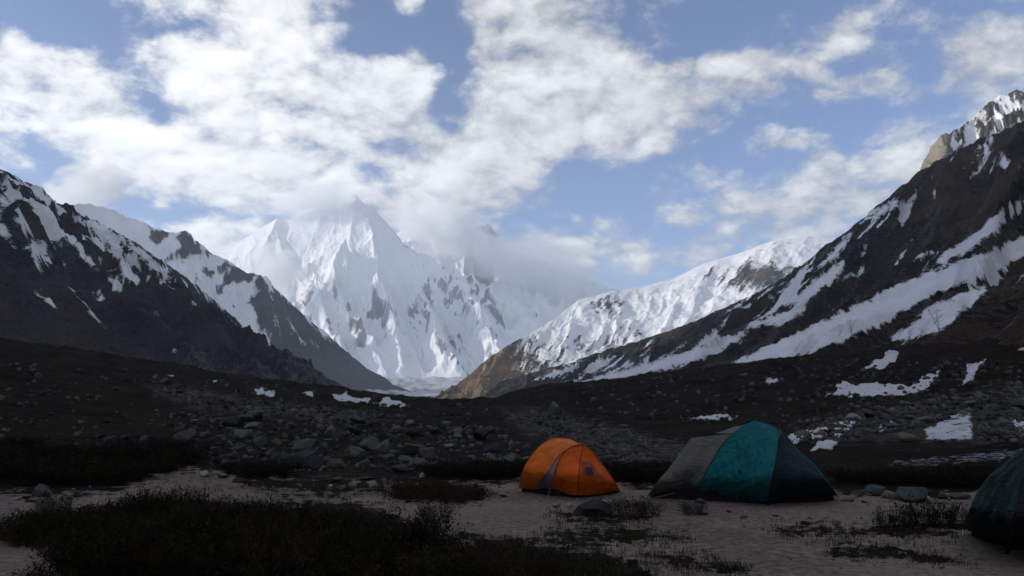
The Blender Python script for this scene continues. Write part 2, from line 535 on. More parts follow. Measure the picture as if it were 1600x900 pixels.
def masks_D(X, Y, Z, su, sv, f, px, py, U):
    fray = fbm(su / 9, sv / 26, 5, 24, 0.65) + 0.6 * fbm(X / 5, Y / 5, 3, 25)
    m = np.clip(polys_mask(px, py, D_SNOW, 7.0, 6.0) + 0.50 * fray, 0, 1)
    st = fbm(su / 34 + 0.6 * fbm(su / 60, sv / 60, 3, 8), sv / 150, 5, 21, 0.6)
    dens = 0.06 * sstep(470, 330, py) + 0.30 * np.exp(-((px - 1210) / 120) ** 2 - ((py - 470) / 60) ** 2) \
        + 0.34 * np.exp(-((px - 960) / 170) ** 2 - ((py - 575) / 34) ** 2) + 0.16 * np.exp(-((px - 1360) / 60) ** 2 - ((py - 360) / 60) ** 2) \
        + 0.12 * np.exp(-((px - 1560) / 60) ** 2 - ((py - 250) / 50) ** 2)
    cut = sstep(640, 560, py)
    st = np.clip(0.5 + (st - 0.40 + dens) * 2.4, 0, 1) * cut
    snow = np.maximum(m, st * 0.98 + 0.12 * fray)
    brown = np.clip(0.5 + fbm(su / 160, sv / 60, 4, 31) * 0.8 + 0.25 * sstep(1350, 1550, px) - 0.18, 0, 1)
    scree = np.clip(0.5 + ridged(su / 40, sv / 300, 5, 33, 0.6) * 1.1 - 0.66 + 0.2 * np.exp(-((px - 950) / 160) ** 2), 0, 1)
    return np.stack([snow, brown, scree], -1)


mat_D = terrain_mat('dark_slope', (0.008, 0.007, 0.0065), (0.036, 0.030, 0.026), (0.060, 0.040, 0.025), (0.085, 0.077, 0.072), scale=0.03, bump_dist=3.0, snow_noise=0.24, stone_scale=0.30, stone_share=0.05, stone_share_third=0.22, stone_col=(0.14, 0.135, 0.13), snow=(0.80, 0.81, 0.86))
us_D = np.linspace(0, 1, len(crest_D))
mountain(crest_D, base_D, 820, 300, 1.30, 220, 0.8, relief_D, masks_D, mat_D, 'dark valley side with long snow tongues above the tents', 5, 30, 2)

# --- sunlit snow ridge beyond it
crest_E = [at(692, 614, 1900), at(715, 600, 1950), at(742, 578, 2000), at(768, 556, 2050), at(795, 538, 2100), at(830, 521, 2180), at(868, 497, 2280), at(905, 468, 2400),
           at(960, 455, 2480), at(1000, 449, 2550), at(1050, 436, 2620), at(1100, 411, 2700), at(1150, 397, 2760), at(1210, 375, 2820),
           at(1260, 369, 2880), at(1310, 371, 2940), at(1380, 372, 3000), at(1500, 380, 3000)]
base_E = [(-210, 1850, 5), (-190, 1830, 5), (-150, 1810, 4), (-110, 1800, 3), (-70, 1795, 3), (-30, 1800, 6), (20, 1820, 14), (60, 1840, 20),
          (110, 1860, 30), (150, 1880, 40), (200, 1900, 50), (260, 1930, 60), (320, 1960, 75), (380, 1980, 90), (450, 2000, 110), (540, 2020, 130), (640, 2050, 150), (800, 2100, 180)]


def relief_E(X, Y, Z, su, sv, f, px, py):
    g = ridged(su / 150 + 0.35 * fbm(su / 130, sv / 130, 3, 44), sv / 480 + su / 500, 5, 41) - 0.5
    return g * 17 + fbm(X / 85, Y / 85, 5, 42, 0.55) * 20


def masks_E(X, Y, Z, su, sv, f, px, py, U):
    st = steepness(X, Y, Z)
    n = fbm(su / 45, sv / 130, 5, 51, 0.6)
    g = ridged(su / 150 + 0.35 * fbm(su / 130, sv / 130, 3, 44), sv / 480 + su / 500, 5, 41)
    rock = 0.30 * np.exp(-((px - 1190) / 75) ** 2 - ((py - 432) / 26) ** 2) + 0.16 * np.exp(-((px - 950) / 40) ** 2 - ((py - 480) / 22) ** 2)
    low = sstep(860, 770, px - (py - 560) * 0.4)
    bench = sstep(505, 540, py)
    fray = fbm(su / 16, sv / 40, 5, 53, 0.65)
    snow = 0.93 - rock * 1.8 - low * 0.40 - bench * 0.26 + n * 0.5 + fray * 0.34 - np.clip(g - 0.5, 0, 1) * 0.5 - 0.05
    brown = 0.3 + 0.4 * low
    return np.stack([np.clip(snow, 0, 1), np.clip(brown + n * 0.3, 0, 1), np.zeros_like(snow)], -1)


mat_E = terrain_mat('snow_ridge', (0.06, 0.05, 0.044), (0.13, 0.105, 0.085), (0.24, 0.165, 0.10), (0.1, 0.1, 0.1), scale=0.014, bump_dist=7.0, snow_noise=0.20, stone_scale=0.06, stone_share=0.03, snow_dirt=0.35)
mountain(crest_E, base_E, 420, 190, 1.1, 300, 0.7, relief_E, masks_E, mat_E, 'sunlit snow covered ridge with brown spur behind the dark slope', 5, 60, 3)

# --- pale cliff and snowy crag above the right-hand slope
crest_F = [at(1418, 300, 1500), at(1436, 268, 1500), at(1450, 238, 1500), at(1470, 207, 1500), at(1484, 206, 1520), at(1500, 200, 1560), at(1520, 184, 1600), at(1545, 158, 1640), at(1562, 148, 1650),
           at(1588, 141, 1660), at(1610, 143, 1660), at(1660, 120, 1650), at(1760, 130, 1600)]
base_F = [(c[0] - 60 - 14 * i, c[1] - 300, c[2] - 330 - 8 * i) for i, c in enumerate(crest_F)]


def relief_F(X, Y, Z, su, sv, f, px, py):
    return (ridged(su / 45, sv / 120 + su / 90, 5, 61) - 0.5) * 42


def masks_F(X, Y, Z, su, sv, f, px, py, U):
    n = fbm(su / 22, sv / 30 + su / 40, 5, 62, 0.6)
    g = ridged(su / 45, sv / 120 + su / 90, 5, 61)
    cliff = sstep(1496, 1478, px + (py - 205) * 0.35)
    snow = 0.38 + n * 1.0 - (g - 0.5) * 0.9 - cliff * 1.2
    return np.stack([np.clip(snow, 0, 1), cliff, cliff * 0], -1)


mat_F = terrain_mat('crag', (0.07, 0.062, 0.056), (0.13, 0.115, 0.1), (0.34, 0.30, 0.23), (0.1, 0.1, 0.1), scale=0.03, bump_dist=4.0, snow_noise=0.14)
mountain(crest_F, base_F, 200, 110, 1.0, 300, 0.6, relief_F, masks_F, mat_F, 'snowy rock crag with pale cliff above the dark slope', 7, 30, 4)

# --- left-hand mountain with snow patches
crest_G = [np.array([-1000, -900, 700]), np.array([-1000, -250, 880]), np.array([-1000, 200, 930]), np.array([-990, 560, 940]), np.array([-960, 800, 880]), np.array([-920, 930, 740]),  # out-of-frame crest, shaped high to throw shade over camp and right slope
           at(-90, 205, 960), at(0, 264, 1000), at(40, 284, 1040), at(66, 306, 1070), at(92, 330, 1100), at(130, 335, 1150), at(165, 352, 1200), at(200, 370, 1240), at(250, 405, 1300),
           at(300, 440, 1360), at(340, 474, 1400), at(372, 502, 1440), at(392, 530, 1470), at(410, 558, 1490), at(432, 583, 1510), at(455, 600, 1530)]
base_G = [(-400, -920, -6), (-400, -250, -6), (-400, 100, -6), (-390, 330, -6), (-380, 440, -6), (-340, 520, -6),
          (-200, 600, -6), (-150, 690, -6), (-140, 760, -6), (-135, 800, -6), (-140, 850, -6), (-150, 900, -6), (-215, 950, -6), (-255, 1000, -6), (-300, 1060, -6),
          (-342, 1120, -6), (-366, 1170, -6), (-388, 1220, -6), (-406, 1280, -6), (-420, 1340, -6), (-420, 1390, -6), (-396, 1436, -6)]
G_SNOW = [
    [(0, 280), (14, 296), (20, 318), (8, 330), (0, 322)], [(22, 318), (36, 334), (50, 350), (38, 366), (28, 350)],
    [(46, 322), (60, 328), (72, 340), (60, 338)], [(60, 372), (72, 380), (88, 400), (78, 416), (62, 400), (50, 384)],
    [(82, 358), (100, 370), (120, 392), (140, 412), (158, 424), (150, 412), (130, 384), (100, 364)],
    [(100, 330), (132, 338), (165, 352), (185, 372), (192, 400), (205, 420), (222, 440), (214, 446), (190, 420), (172, 390), (150, 362), (118, 344)],
    [(196, 374), (230, 396), (258, 420), (276, 440), (262, 440), (240, 420), (212, 396)],
    [(166, 424), (180, 436), (194, 452), (190, 460), (174, 450)], [(142, 448), (156, 456), (166, 470), (156, 468)],
    [(292, 466), (306, 472), (318, 482), (308, 480)], [(338, 472), (348, 480), (354, 490), (346, 486)],
    [(34, 488), (46, 494), (58, 502), (46, 500)], [(92, 516), (108, 520), (104, 524)], [(262, 543), (280, 547), (294, 551), (276, 552)],
    [(310, 448), (322, 458), (334, 472), (322, 466)],
]


def relief_G(X, Y, Z, su, sv, f, px, py):
    g = ridged(su / 120 + 0.35 * fbm(su / 100, sv / 120, 3, 74), sv / 520 + su / 700, 5, 71) - 0.5
    tail = np.clip((1480 - np.maximum(Y, -X * 1.9)) / 520, 0.10, 1.0)      # relief dies away as the spur runs out
    return (g * 50 + fbm(X / 30, Y / 30, 5, 72, 0.62) * 17) * tail


def masks_G(X, Y, Z, su, sv, f, px, py, U):
    fray = fbm(su / 11, sv / 30, 5, 78, 0.65)
    m = np.clip(polys_mask(px, py, G_SNOW, 6.0, 8.0, 9) + 0.6 * fray + 0.3 * fbm(su / 5, sv / 12, 3, 80) - 0.04, 0, 1)
    n = fbm(su / 28 + 0.5 * fbm(su / 50, sv / 60, 3, 75), sv / 110, 5, 76, 0.6)
    st = np.clip(0.5 + (n + 0.5 * fray - 0.25 + 0.15 * sstep(480, 320, py) - 0.42 * sstep(450, 570, py)) * 2.2, 0, 1)
    snow = np.maximum(m, st)
    brown = np.clip(0.42 + fbm(su / 90, sv / 180, 4, 77) * 0.7, 0, 1)
    pale = np.clip(sstep(0.36, 0.10, f) * sstep(150, 300, px) * 0.55 + ridged(su / 40, sv / 260, 3, 79) * 0.25, 0, 1)
    return np.stack([snow, brown, pale], -1)


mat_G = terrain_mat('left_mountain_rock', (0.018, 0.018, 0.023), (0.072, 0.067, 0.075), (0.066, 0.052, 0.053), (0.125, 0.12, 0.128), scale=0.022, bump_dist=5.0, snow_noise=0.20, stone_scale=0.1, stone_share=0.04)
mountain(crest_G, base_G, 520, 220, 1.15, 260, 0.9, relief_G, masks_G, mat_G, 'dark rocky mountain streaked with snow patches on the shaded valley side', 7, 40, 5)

crest_L = [np.array([-930, 900, 560]), np.array([-900, 1050, 440]), np.array([-880, 1200, 415]), np.array([-890, 1350, 410]), np.array([-900, 1480, 395]), np.array([-905, 1560, 300]), np.array([-910, 1640, 180])]  # unseen ridge added behind the left mountain to shade the right slope's far end
base_L = [(-640, 940, 200), (-640, 1080, 180), (-640, 1200, 170), (-640, 1320, 150), (-640, 1440, 120), (-660, 1540, 80), (-690, 1620, 30)]
mountain(crest_L, base_L, 90, 40, 1.0, 300, 0.8, relief_G, masks_G, mat_G, 'unseen shade-casting ridge added behind the dark left mountain'.replace('left ', 'rocky '), 7, 40, 9)

# --- second mountain beyond it, snow face and dark rock flank
crest_H = [at(60, 330, 2700), at(120, 318, 2750), at(160, 321, 2800), at(200, 338, 2800), at(232, 352, 2800), at(262, 362, 2800), at(290, 361, 2800), at(312, 378, 2820), at(335, 397, 2840), at(370, 416, 2860), at(400, 430, 2860),
           at(414, 434, 2860), at(432, 452, 2880), at(452, 470, 2900), at(485, 500, 2920), at(520, 530, 2940), at(552, 557, 2960), at(585, 582, 2980), at(615, 600, 3000), at(645, 612, 3020)]
base_H = [(-1100, 2050, -5), (-1060, 2060, -5), (-1010, 2080, -5), (-960, 2100, -5), (-910, 2120, -5), (-860, 2150, -5), (-820, 2180, -5), (-780, 2210, -5), (-740, 2240, -5), (-690, 2280, -5), (-650, 2320, -5),
          (-620, 2350, -5), (-590, 2390, -5), (-560, 2440, -5), (-520, 2510, -5), (-480, 2580, -5), (-450, 2660, -5), (-420, 2740, -5), (-395, 2830, -5), (-375, 2920, -5)]
H_ROCK = [[(402, 428), (416, 434), (440, 458), (490, 503), (545, 552), (600, 592), (640, 612), (600, 630), (440, 630), (436, 596), (425, 560), (410, 520), (398, 480), (396, 450)],
          [(288, 360), (312, 378), (336, 397), (320, 402), (300, 396), (278, 410), (262, 404), (276, 386)],
          [(232, 352), (262, 362), (248, 378), (232, 372)], [(372, 418), (400, 430), (392, 440), (362, 440), (340, 452), (352, 432)], [(336, 420), (352, 414), (346, 428), (318, 430), (300, 442), (312, 424)]]


def relief_H(X, Y, Z, su, sv, f, px, py):
    rib = np.exp(-line_d(px, py, [(414, 432), (408, 470), (418, 520), (432, 575), (440, 620)]) / 16.0) * 60
    rib2 = np.exp(-line_d(px, py, [(290, 360), (272, 392), (300, 440), (330, 490)]) / 12.0) * 40
    g = ridged(su / 190 + 0.3 * fbm(su / 150, sv / 160, 3, 84), sv / 700 + su / 600, 5, 81) - 0.5
    return g * 62 + fbm(X / 60, Y / 60, 4, 82) * 14 + rib + rib2


def masks_H(X, Y, Z, su, sv, f, px, py, U):
    fray = fbm(su / 22, sv / 60, 5, 88, 0.65)
    rk = np.clip(polys_mask(px, py, H_ROCK, 10.0, 9.0, 19) + 0.5 * fray, 0, 1)
    n = fbm(su / 55 + 0.5 * fbm(su / 90, sv / 90, 3, 85), sv / 170, 5, 86, 0.6)
    low = sstep(520, 590, py)
    snow = 0.82 + n * 0.35 - rk * (0.62 - 0.55 * n) - low * 0.6
    return np.stack([np.clip(snow, 0, 1), np.clip(0.4 + n * 0.5, 0, 1), np.clip(low * 0.8, 0, 1)], -1)


mat_H = terrain_mat('second_mountain_rock', (0.04, 0.035, 0.038), (0.10, 0.088, 0.09), (0.075, 0.06, 0.057), (0.13, 0.122, 0.124), scale=0.012, bump_dist=9.0, snow_noise=0.18, stone_scale=0.05, stone_share=0.03)
mountain(crest_H, base_H, 420, 220, 1.1, 420, 0.8, relief_H, masks_H, mat_H, 'mountain with a snow face and dark rock flank beyond the nearer ridge', 16, 60, 6)

# --- the great snow peak at the head of the valley
crest_I = [at(230, 470, 6000), at(300, 432, 6000), at(345, 400, 6000), at(380, 374, 6000), at(405, 358, 6000), at(434, 342, 6000), at(446, 347, 6000), at(475, 334, 6000), at(505, 322, 6000), at(535, 313, 6000),
           at(556, 304, 6000), at(566, 316, 6000), at(582, 326, 6000), at(602, 346, 6000), at(616, 362, 6000), at(628, 378, 6020), at(660, 404, 6050), at(700, 428, 6080), at(750, 452, 6100), at(800, 474, 6120), at(850, 492, 6150), at(900, 508, 6200), at(980, 530, 6250), at(1080, 560, 6300)]
base_I = [(x_, 4700 + 60 * math.sin(i), 150) for i, x_ in enumerate(np.linspace(-2600, 900, len(crest_I)))]
I_RIBS = [([(566, 345), (570, 362), (574, 385), (585, 420), (620, 450), (660, 500), (700, 560), (720, 600)], 20, 130),
          ([(535, 434), (520, 455), (532, 490), (560, 520), (590, 560), (610, 600)], 16, 170),
          ([(535, 434), (505, 470), (490, 500), (470, 530)], 14, 110),
          ([(434, 342), (430, 380), (450, 430)], 20, 70), ([(640, 400), (700, 470), (760, 520), (800, 560)], 18, 110),
          ([(700, 430), (780, 490), (850, 540)], 18, 90), ([(600, 470), (640, 530), (660, 590)], 12, 90), ([(480, 480), (520, 540), (545, 590)], 12, 80)]


def relief_I(X, Y, Z, su, sv, f, px, py):
    wx = px + 10 * fbm(px / 40, py / 40, 4, 90); wy = py + 10 * fbm(px / 40, py / 40, 4, 91)
    r = 0
    for pts, wd, amp in I_RIBS:
        r = r + amp * np.exp(-line_d(wx, wy, pts) / wd)
    low = sstep(400, 480, py)
    g = ridged(X / 620 + 0.5 * fbm(X / 400, Y / 400, 3, 94), Y / 800 + X / 700, 6, 92, 0.50) - 0.5
    return r + g * (60 + 230 * low) + fbm(X / 130, Y / 130, 4, 93) * (12 + 18 * low)


def masks_I(X, Y, Z, su, sv, f, px, py, U):
    st = steepness(X, Y, Z)
    n = fbm(su / 170 + 0.4 * fbm(X / 200, Y / 200, 3, 97), sv / 200 + su / 400, 5, 95, 0.56)
    g = ridged(X / 620 + 0.5 * fbm(X / 400, Y / 400, 3, 94), Y / 800 + X / 700, 6, 92, 0.50)
    low = sstep(420, 500, py)
    right = sstep(570, 610, px - (py - 340) * 0.6) * sstep(520, 400, py)
    snow = 0.98 + n * (0.14 + 0.5 * low) - right * (0.34 - n * 0.5) - low * 0.12 - np.clip(st - 1.8, 0, 1) * 0.35
    return np.stack([np.clip(snow, 0, 1), np.clip(0.5 + n, 0, 1), n * 0], -1)


mat_I = terrain_mat('snow_peak', (0.16, 0.165, 0.18), (0.26, 0.265, 0.28), (0.22, 0.215, 0.22), (0.1, 0.1, 0.1), scale=0.006, bump_dist=18.0, snow_noise=0.07, stone_scale=0.02, stone_share=0.0, snow_dirt=0.2)
mountain(crest_I, base_I, 620, 300, 1.15, 900, 0.8, relief_I, masks_I, mat_I, 'great snow covered peak wrapped in cloud at the head of the valley', 8, 130, 7)

# --- farther summits half hidden in cloud
crest_K = [at(560, 400, 6900), at(600, 380, 6900), at(628, 358, 6900), at(650, 354, 6900), at(662, 362, 6900), at(690, 372, 6900), at(720, 368, 6900), at(735, 360, 6900), at(752, 352, 6900), at(764, 350, 6900), at(775, 362, 6900),
           at(790, 376, 6900), at(815, 396, 6900), at(832, 400, 6900), at(870, 420, 6900), at(930, 440, 6900), at(1000, 470, 6900), at(1100, 500, 6900)]
base_K = [(x_, 5900, 420) for x_ in np.linspace(-1700, 1500, len(crest_K))]


def relief_K(X, Y, Z, su, sv, f, px, py):
    return (ridged(X / 300, Y / 500 + X / 700, 5, 101) - 0.5) * 190


def masks_K(X, Y, Z, su, sv, f, px, py, U):
    n = fbm(su / 90, sv / 260, 5, 102, 0.6)
    tower = np.exp(-((px - 752) / 30) ** 2) * sstep(470, 420, py)
    return np.stack([np.clip(0.8 + n * 0.5 - tower * 0.7, 0, 1), np.clip(0.5 + n, 0, 1), n * 0], -1)


mountain(crest_K, base_K, 260, 130, 1.0, 700, 0.8, relief_K, masks_K, mat_I, 'far rocky summits half hidden in cloud behind the great peak', 18, 110, 8)


# ------------------------------------------------------------------ ground sheet
RR = np.array([0.3, 16, 22, 30, 45, 70, 110, 145, 180, 230, 300, 450, 1000, 1500, 2000, 3000, 4000, 4700, 6000, 12000])
PXC = [-900, -300, 0, 120, 250, 400, 500, 600, 700, 770, 850, 1000, 1200, 1400, 1600, 2000, 2700]
#        16   22   30   45   70   110  145  180  230  300  450   (photo rows; None = level ground at z 0)
ROWS = {
    -900: [0, 0, 0.2, 0.8, 2.5, 6, 9, 13, 12, 10, 6], -300: [0, 0, 0.2, 0.8, 2.7, 6.5, 10, 15, 14, 10, 6],
    0: [0, 0, 0.2, 0.9, 2.9, 6.9, 10.5, 14.5, 12, 8, 4], 120: [0, 0, 0.15, 0.8, 2.6, 6.0, 9.5, 13.2, 11, 7, 3],
    250: [0, 0, 0.1, 0.5, 1.9, 5.0, 7.0, 10.4, 8, 5, 1], 400: [0, 0, 0.1, 0.35, 1.3, 3.5, 5.0, 8.1, 6, 3, 0],
    500: [0, 0, 0.05, 0.3, 1.1, 2.5, 3.6, 6.2, 4.5, 2, 0], 600: [0, 0, 0.05, 0.3, 0.9, 1.8, 2.4, 4.3, 3, 1, -1],
    700: [0, 0, 0.05, 0.25, 0.6, 0.9, 1.6, 2.9, 2, 0, -2], 770: [0, 0, 0.05, 0.35, 0.8, 1.5, 2.4, 3.4, 3.0, 2, -2],
    850: [0, 0, 0.1, 0.6, 1.3, 3.0, 4.6, 6.0, 7, 6, 2], 1000: [0, 0, 0.1, 0.5, 1.1, 3.1, 5.4, 8.0, 10, 10, 6],
    1200: [0, 0, 0.15, 0.5, 1.3, 4.2, 7.5, 11.5, 14, 16, 12], 1400: [0, 0.05, 0.35, 0.75, 2.4, 6.0, 9.5, 13.5, 16, 18, 16],
    1600: [0, 0.1, 0.5, 1.2, 3.4, 7.8, 11, 15, 18, 18, 16], 2000: [0, 0.1, 0.5, 1.3, 3.4, 8, 12, 16, 18, 18, 16], 2700: [0, 0, 0.3, 1, 3, 7, 11, 15, 18, 18, 16],
}
FAR = [-4, 2, 20, 60, 120, 170, 250, 300]
AZC = np.array([-math.pi] + [math.atan((p - 800) / (F * math.cos(PITCH))) for p in PXC] + [math.pi])
back_row = [0, 0, 0, 0.2, 0.6, 1.5, 2, 3, 3, 3, 2]
ZC = np.array([[0.0] + row + FAR for row in ([back_row] + [ROWS[p] for p in PXC] + [back_row])])


def ground_base(x, y):
    r = np.maximum(np.hypot(x, y), 0.31); az = np.arctan2(x, y)
    lr = np.log(r); LR = np.log(RR)
    i = np.clip(np.searchsorted(LR, lr) - 1, 0, len(RR) - 2)
    t = np.clip((lr - LR[i]) / (LR[i + 1] - LR[i]), 0, 1)
    t = t * t * (3 - 2 * t) * 0.4 + t * 0.6
    j = np.clip(np.searchsorted(AZC, az) - 1, 0, len(AZC) - 2)
    u = np.clip((az - AZC[j]) / (AZC[j + 1] - AZC[j]), 0, 1)
    z = (ZC[j, i] * (1 - t) + ZC[j, i + 1] * t) * (1 - u) + (ZC[j + 1, i] * (1 - t) + ZC[j + 1, i + 1] * t) * u
    return z, r, az


def ground_h(x, y):
    x = np.asarray(x, float); y = np.asarray(y, float)
    z, r, az = ground_base(x, y)
    camp = sstep(30, 20, r)
    z = z + camp * (0.035 * fbm(x / 1.6, y / 1.6, 4, 200) + 0.05 * fbm(x / 5, y / 5, 2, 201))
    mid = sstep(20, 36, r) * sstep(420, 200, r)
    z = z + mid * (0.45 * fbm(x / 5.5, y / 5.5, 5, 202, 0.58) * sstep(20, 60, r) + 0.10 * fbm(x / 1.5, y / 1.5, 4, 203)
                   + 1.0 * sstep(70, 160, r) * fbm(x / 16, y / 16, 4, 204, 0.55)
                   + 0.9 * sstep(40, 140, r) * np.maximum(fbm(x / 4.5, y / 4.5, 4, 207, 0.6), -0.1))
    z = z + sstep(300, 900, r) * 5 * fbm(x / 60, y / 60, 4, 205) + sstep(1500, 2600, r) * 22 * (ridged(x / 160, y / 160, 4, 206) - 0.4)
    return z


def ground_z(x, y):
    return float(ground_h(np.array([x]), np.array([y]))[0])


_RS = np.exp(np.linspace(math.log(3.0), math.log(420.0), 1500))


def on_ground(px, py):
    """where the sight line through a pixel first meets the ground sheet"""
    d = px_dir(px, py)
    hl = math.hypot(d[0], d[1])
    x = _RS * d[0] / hl; y = _RS * d[1] / hl
    zz = CAMZ + _RS * d[2] / hl
    g = ground_h(x, y)
    k = np.argmax(g >= zz)
    if not (g >= zz).any():
        return None
    return np.array([x[k], y[k], g[k]])


GROUND_SNOW = [
    [(398, 608), (432, 610), (430, 617), (420, 620), (400, 616)], [(470, 613), (484, 613), (492, 620), (484, 621)],
    [(518, 618), (530, 616), (552, 618), (580, 624), (576, 629), (545, 627), (524, 624)], [(586, 630), (606, 622), (622, 626), (638, 634), (626, 638), (612, 632)],
    [(262, 585), (270, 584), (272, 589), (264, 589)], [(334, 594), (342, 594), (341, 598)],
    # right of the teal tent
    [(1228, 682), (1262, 674), (1300, 664), (1330, 656), (1345, 662), (1322, 676), (1312, 690), (1298, 704), (1262, 706), (1288, 690), (1296, 680), (1240, 692)],
    [(1372, 664), (1402, 654), (1392, 670), (1370, 674)], [(1582, 660), (1605, 650), (1605, 685), (1588, 680)],
] + D_SNOW[-6:]
DIRTY = [[(1440, 672), (1462, 660), (1490, 646), (1528, 630), (1516, 650), (1522, 672), (1520, 690), (1470, 694), (1446, 690)], [(1350, 722), (1400, 716), (1480, 708), (1560, 700), (1605, 694), (1605, 716), (1560, 724), (1500, 728), (1440, 736), (1400, 732)]]
SAND = [
    [(-200, 772), (40, 772), (130, 774), (200, 764), (245, 742), (300, 733), (400, 748), (520, 752), (820, 752), (1000, 760), (1340, 772), (1460, 778), (1560, 762), (1700, 780), (1900, 830),
     (1900, 1400), (1500, 1400), (1040, 960), (1010, 890), (940, 860), (800, 838), (700, 832), (640, 826), (610, 800), (520, 780), (330, 796), (255, 778), (150, 790), (70, 806), (24, 836),
     (60, 852), (120, 858), (104, 900), (60, 1000), (-200, 1100)],
    [(640, 842), (720, 838), (740, 850), (690, 862), (650, 858)], [(800, 838), (880, 846), (930, 862), (860, 858)],
]
MATS = [[(612, 760), (650, 752), (700, 754), (752, 768), (748, 782), (680, 782), (624, 778)], [(850, 830), (930, 826), (1040, 832), (1076, 842), (980, 846), (880, 842)],
        [(1210, 826), (1290, 820), (1350, 826), (1420, 818), (1500, 826), (1480, 840), (1380, 836), (1230, 836)], [(380, 752), (520, 758), (600, 764), (500, 768), (400, 764)],
        [(860, 800), (960, 806), (1020, 810), (960, 816), (880, 812)], [(1290, 852), (1420, 858), (1500, 880), (1400, 876), (1300, 866)], [(1010, 868), (1080, 872), (1160, 890), (1060, 888)]]
SCREE = [[(228, 600), (320, 608), (400, 624), (500, 636), (600, 648), (650, 655), (560, 662), (420, 652), (300, 640), (242, 616)],
         [(780, 640), (860, 640), (960, 665), (1060, 690), (1090, 720), (1010, 730), (930, 720), (860, 690), (800, 668)],
         [(1230, 668), (1340, 640), (1440, 626), (1605, 596), (1605, 690), (1520, 694), (1440, 694), (1330, 690), (1260, 690)]]


def build_ground():
    a_front = np.linspace(R(-42), R(42), 660)
    a_back = np.linspace(R(42), R(318), 130)[1:-1]
    az = np.concatenate([a_front, a_back, [R(318)]])
    r = np.concatenate([[0.3, 1.0, 2.0], np.exp(np.linspace(math.log(3.0), math.log(240.0), 380)), np.exp(np.linspace(math.log(240.0), math.log(11000.0), 90))[1:]])
    A, Rr = np.meshgrid(az, r, indexing='ij')
    X, Y = Rr * np.sin(A), Rr * np.cos(A)
    Z = ground_h(X, Y)
    px, py = project(X, Y, Z)
    front = np.cos(A) > 0.5
    px = np.where(front, px, -9999); py = np.where(front, py, -9999)
    near = sstep(500, 380, Rr)
    snow = np.clip(polys_mask(px, py, GROUND_SNOW, 4.0, 8.0) + 0.45 * fbm(X / 1.4, Y / 2.2, 5, 212, 0.62), 0, 1) * near * (polys_mask(px, py, GROUND_SNOW, 9.0, 8.0) > 0.02)
    snow = np.maximum(snow, np.maximum((0.60 + 0.5 * fbm(X / 0.8, Y / 0.8, 4, 214, 0.65)) * polys_mask(px, py, DIRTY[:1], 6.0, 9.0), 0.44 * polys_mask(px, py, DIRTY[1:], 6.0, 9.0)) * near)
    far = sstep(1300, 2600, Rr) * (0.62 + 0.5 * fbm(X / 90, Y / 60, 4, 210))
    snow = np.maximum(snow, far)
    wob = 6.0
    sand = polys_mask(px, py, SAND, 16.0, 12.0, 7)
    mats = polys_mask(px, py, MATS, 12.0, 14.0, 8)
    grass = fbm(X / 0.9, Y / 0.45, 4, 211)
    sand = np.clip(sand + 0.0 - mats * 0.9 + np.minimum(grass, 0.1) * 0.55, 0, 1)
    scree = np.maximum(0.85 * polys_mask(px, py, SCREE, 16.0, 14.0, 9), sstep(1000, 1600, Rr) * 0.7)
    Z = Z + np.clip(snow * 2 - 0.8, 0, 1) * 0.12 * near
    n = len(az)
    V = np.stack([X, Y, Z], -1).reshape(-1, 3)
    fc = grid_faces(len(az), len(r))
    me = mesh_np('ground', V, fc, None, True, np.stack([snow, sand, scree], -1).reshape(-1, 3))
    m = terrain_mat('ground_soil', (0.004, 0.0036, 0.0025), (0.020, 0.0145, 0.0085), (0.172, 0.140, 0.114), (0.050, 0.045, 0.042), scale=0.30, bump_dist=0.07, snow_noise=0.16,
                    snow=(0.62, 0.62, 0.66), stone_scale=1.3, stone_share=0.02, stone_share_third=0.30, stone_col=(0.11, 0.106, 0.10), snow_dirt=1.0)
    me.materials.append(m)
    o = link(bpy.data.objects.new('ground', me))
    tag(o, 'dark valley ground with a sandy camp flat and snow patches', None, None, 'structure')


build_ground()


# ------------------------------------------------------------------ placing things on the terrain
bpy.context.view_layer.update()
_DG = bpy.context.evaluated_depsgraph_get()


def hit(px, py):
    """first terrain point on the sight line through a photograph pixel"""
    d = Vector(px_dir(px, py)).normalized()
    ok, loc, nor, idx, ob, mw = scene.ray_cast(_DG, Vector((0, 0, CAMZ)), d)
    return (np.array(loc), np.array(nor)) if ok else (None, None)


def empty(name, loc, rz=0.0):
    o = bpy.data.objects.new(name, None)
    o.location = loc; o.rotation_euler = (0, 0, rz)
    o.empty_display_size = 0.1
    COL.objects.link(o)
    return o


def simple_mat(name, col, rough=0.8, spec=0.2, noise_scale=None, amount=0.25, bump=0.0, bump_scale=40.0, bump_dist=0.01, second=None, coords='Object'):
    m = bpy.data.materials.new(name); m.use_nodes = True
    w = NT(m.node_tree); b = w.n['Principled BSDF']
    b.inputs['Roughness'].default_value = rough
    b.inputs['Specular IOR Level'].default_value = spec
    co = w.new('ShaderNodeTexCoord').outputs[coords]
    if noise_scale:
        n = w.noise(co, noise_scale, 6.0, 0.62)
        c = w.mix(w.ramp(n, 0.35, 0.68), tuple(c * (1 - amount) for c in col), second or tuple(min(1, c * (1 + amount)) for c in col))
        w.l.new(c, b.inputs['Base Color'])
    else:
        b.inputs['Base Color'].default_value = tuple(col) + (1,)
    if bump:
        bp = w.new('ShaderNodeBump'); bp.inputs['Strength'].default_value = bump; bp.inputs['Distance'].default_value = bump_dist
        w.l.new(w.noise(co, bump_scale, 5.0, 0.6), bp.inputs['Height']); w.l.new(bp.outputs[0], b.inputs['Normal'])
    return m


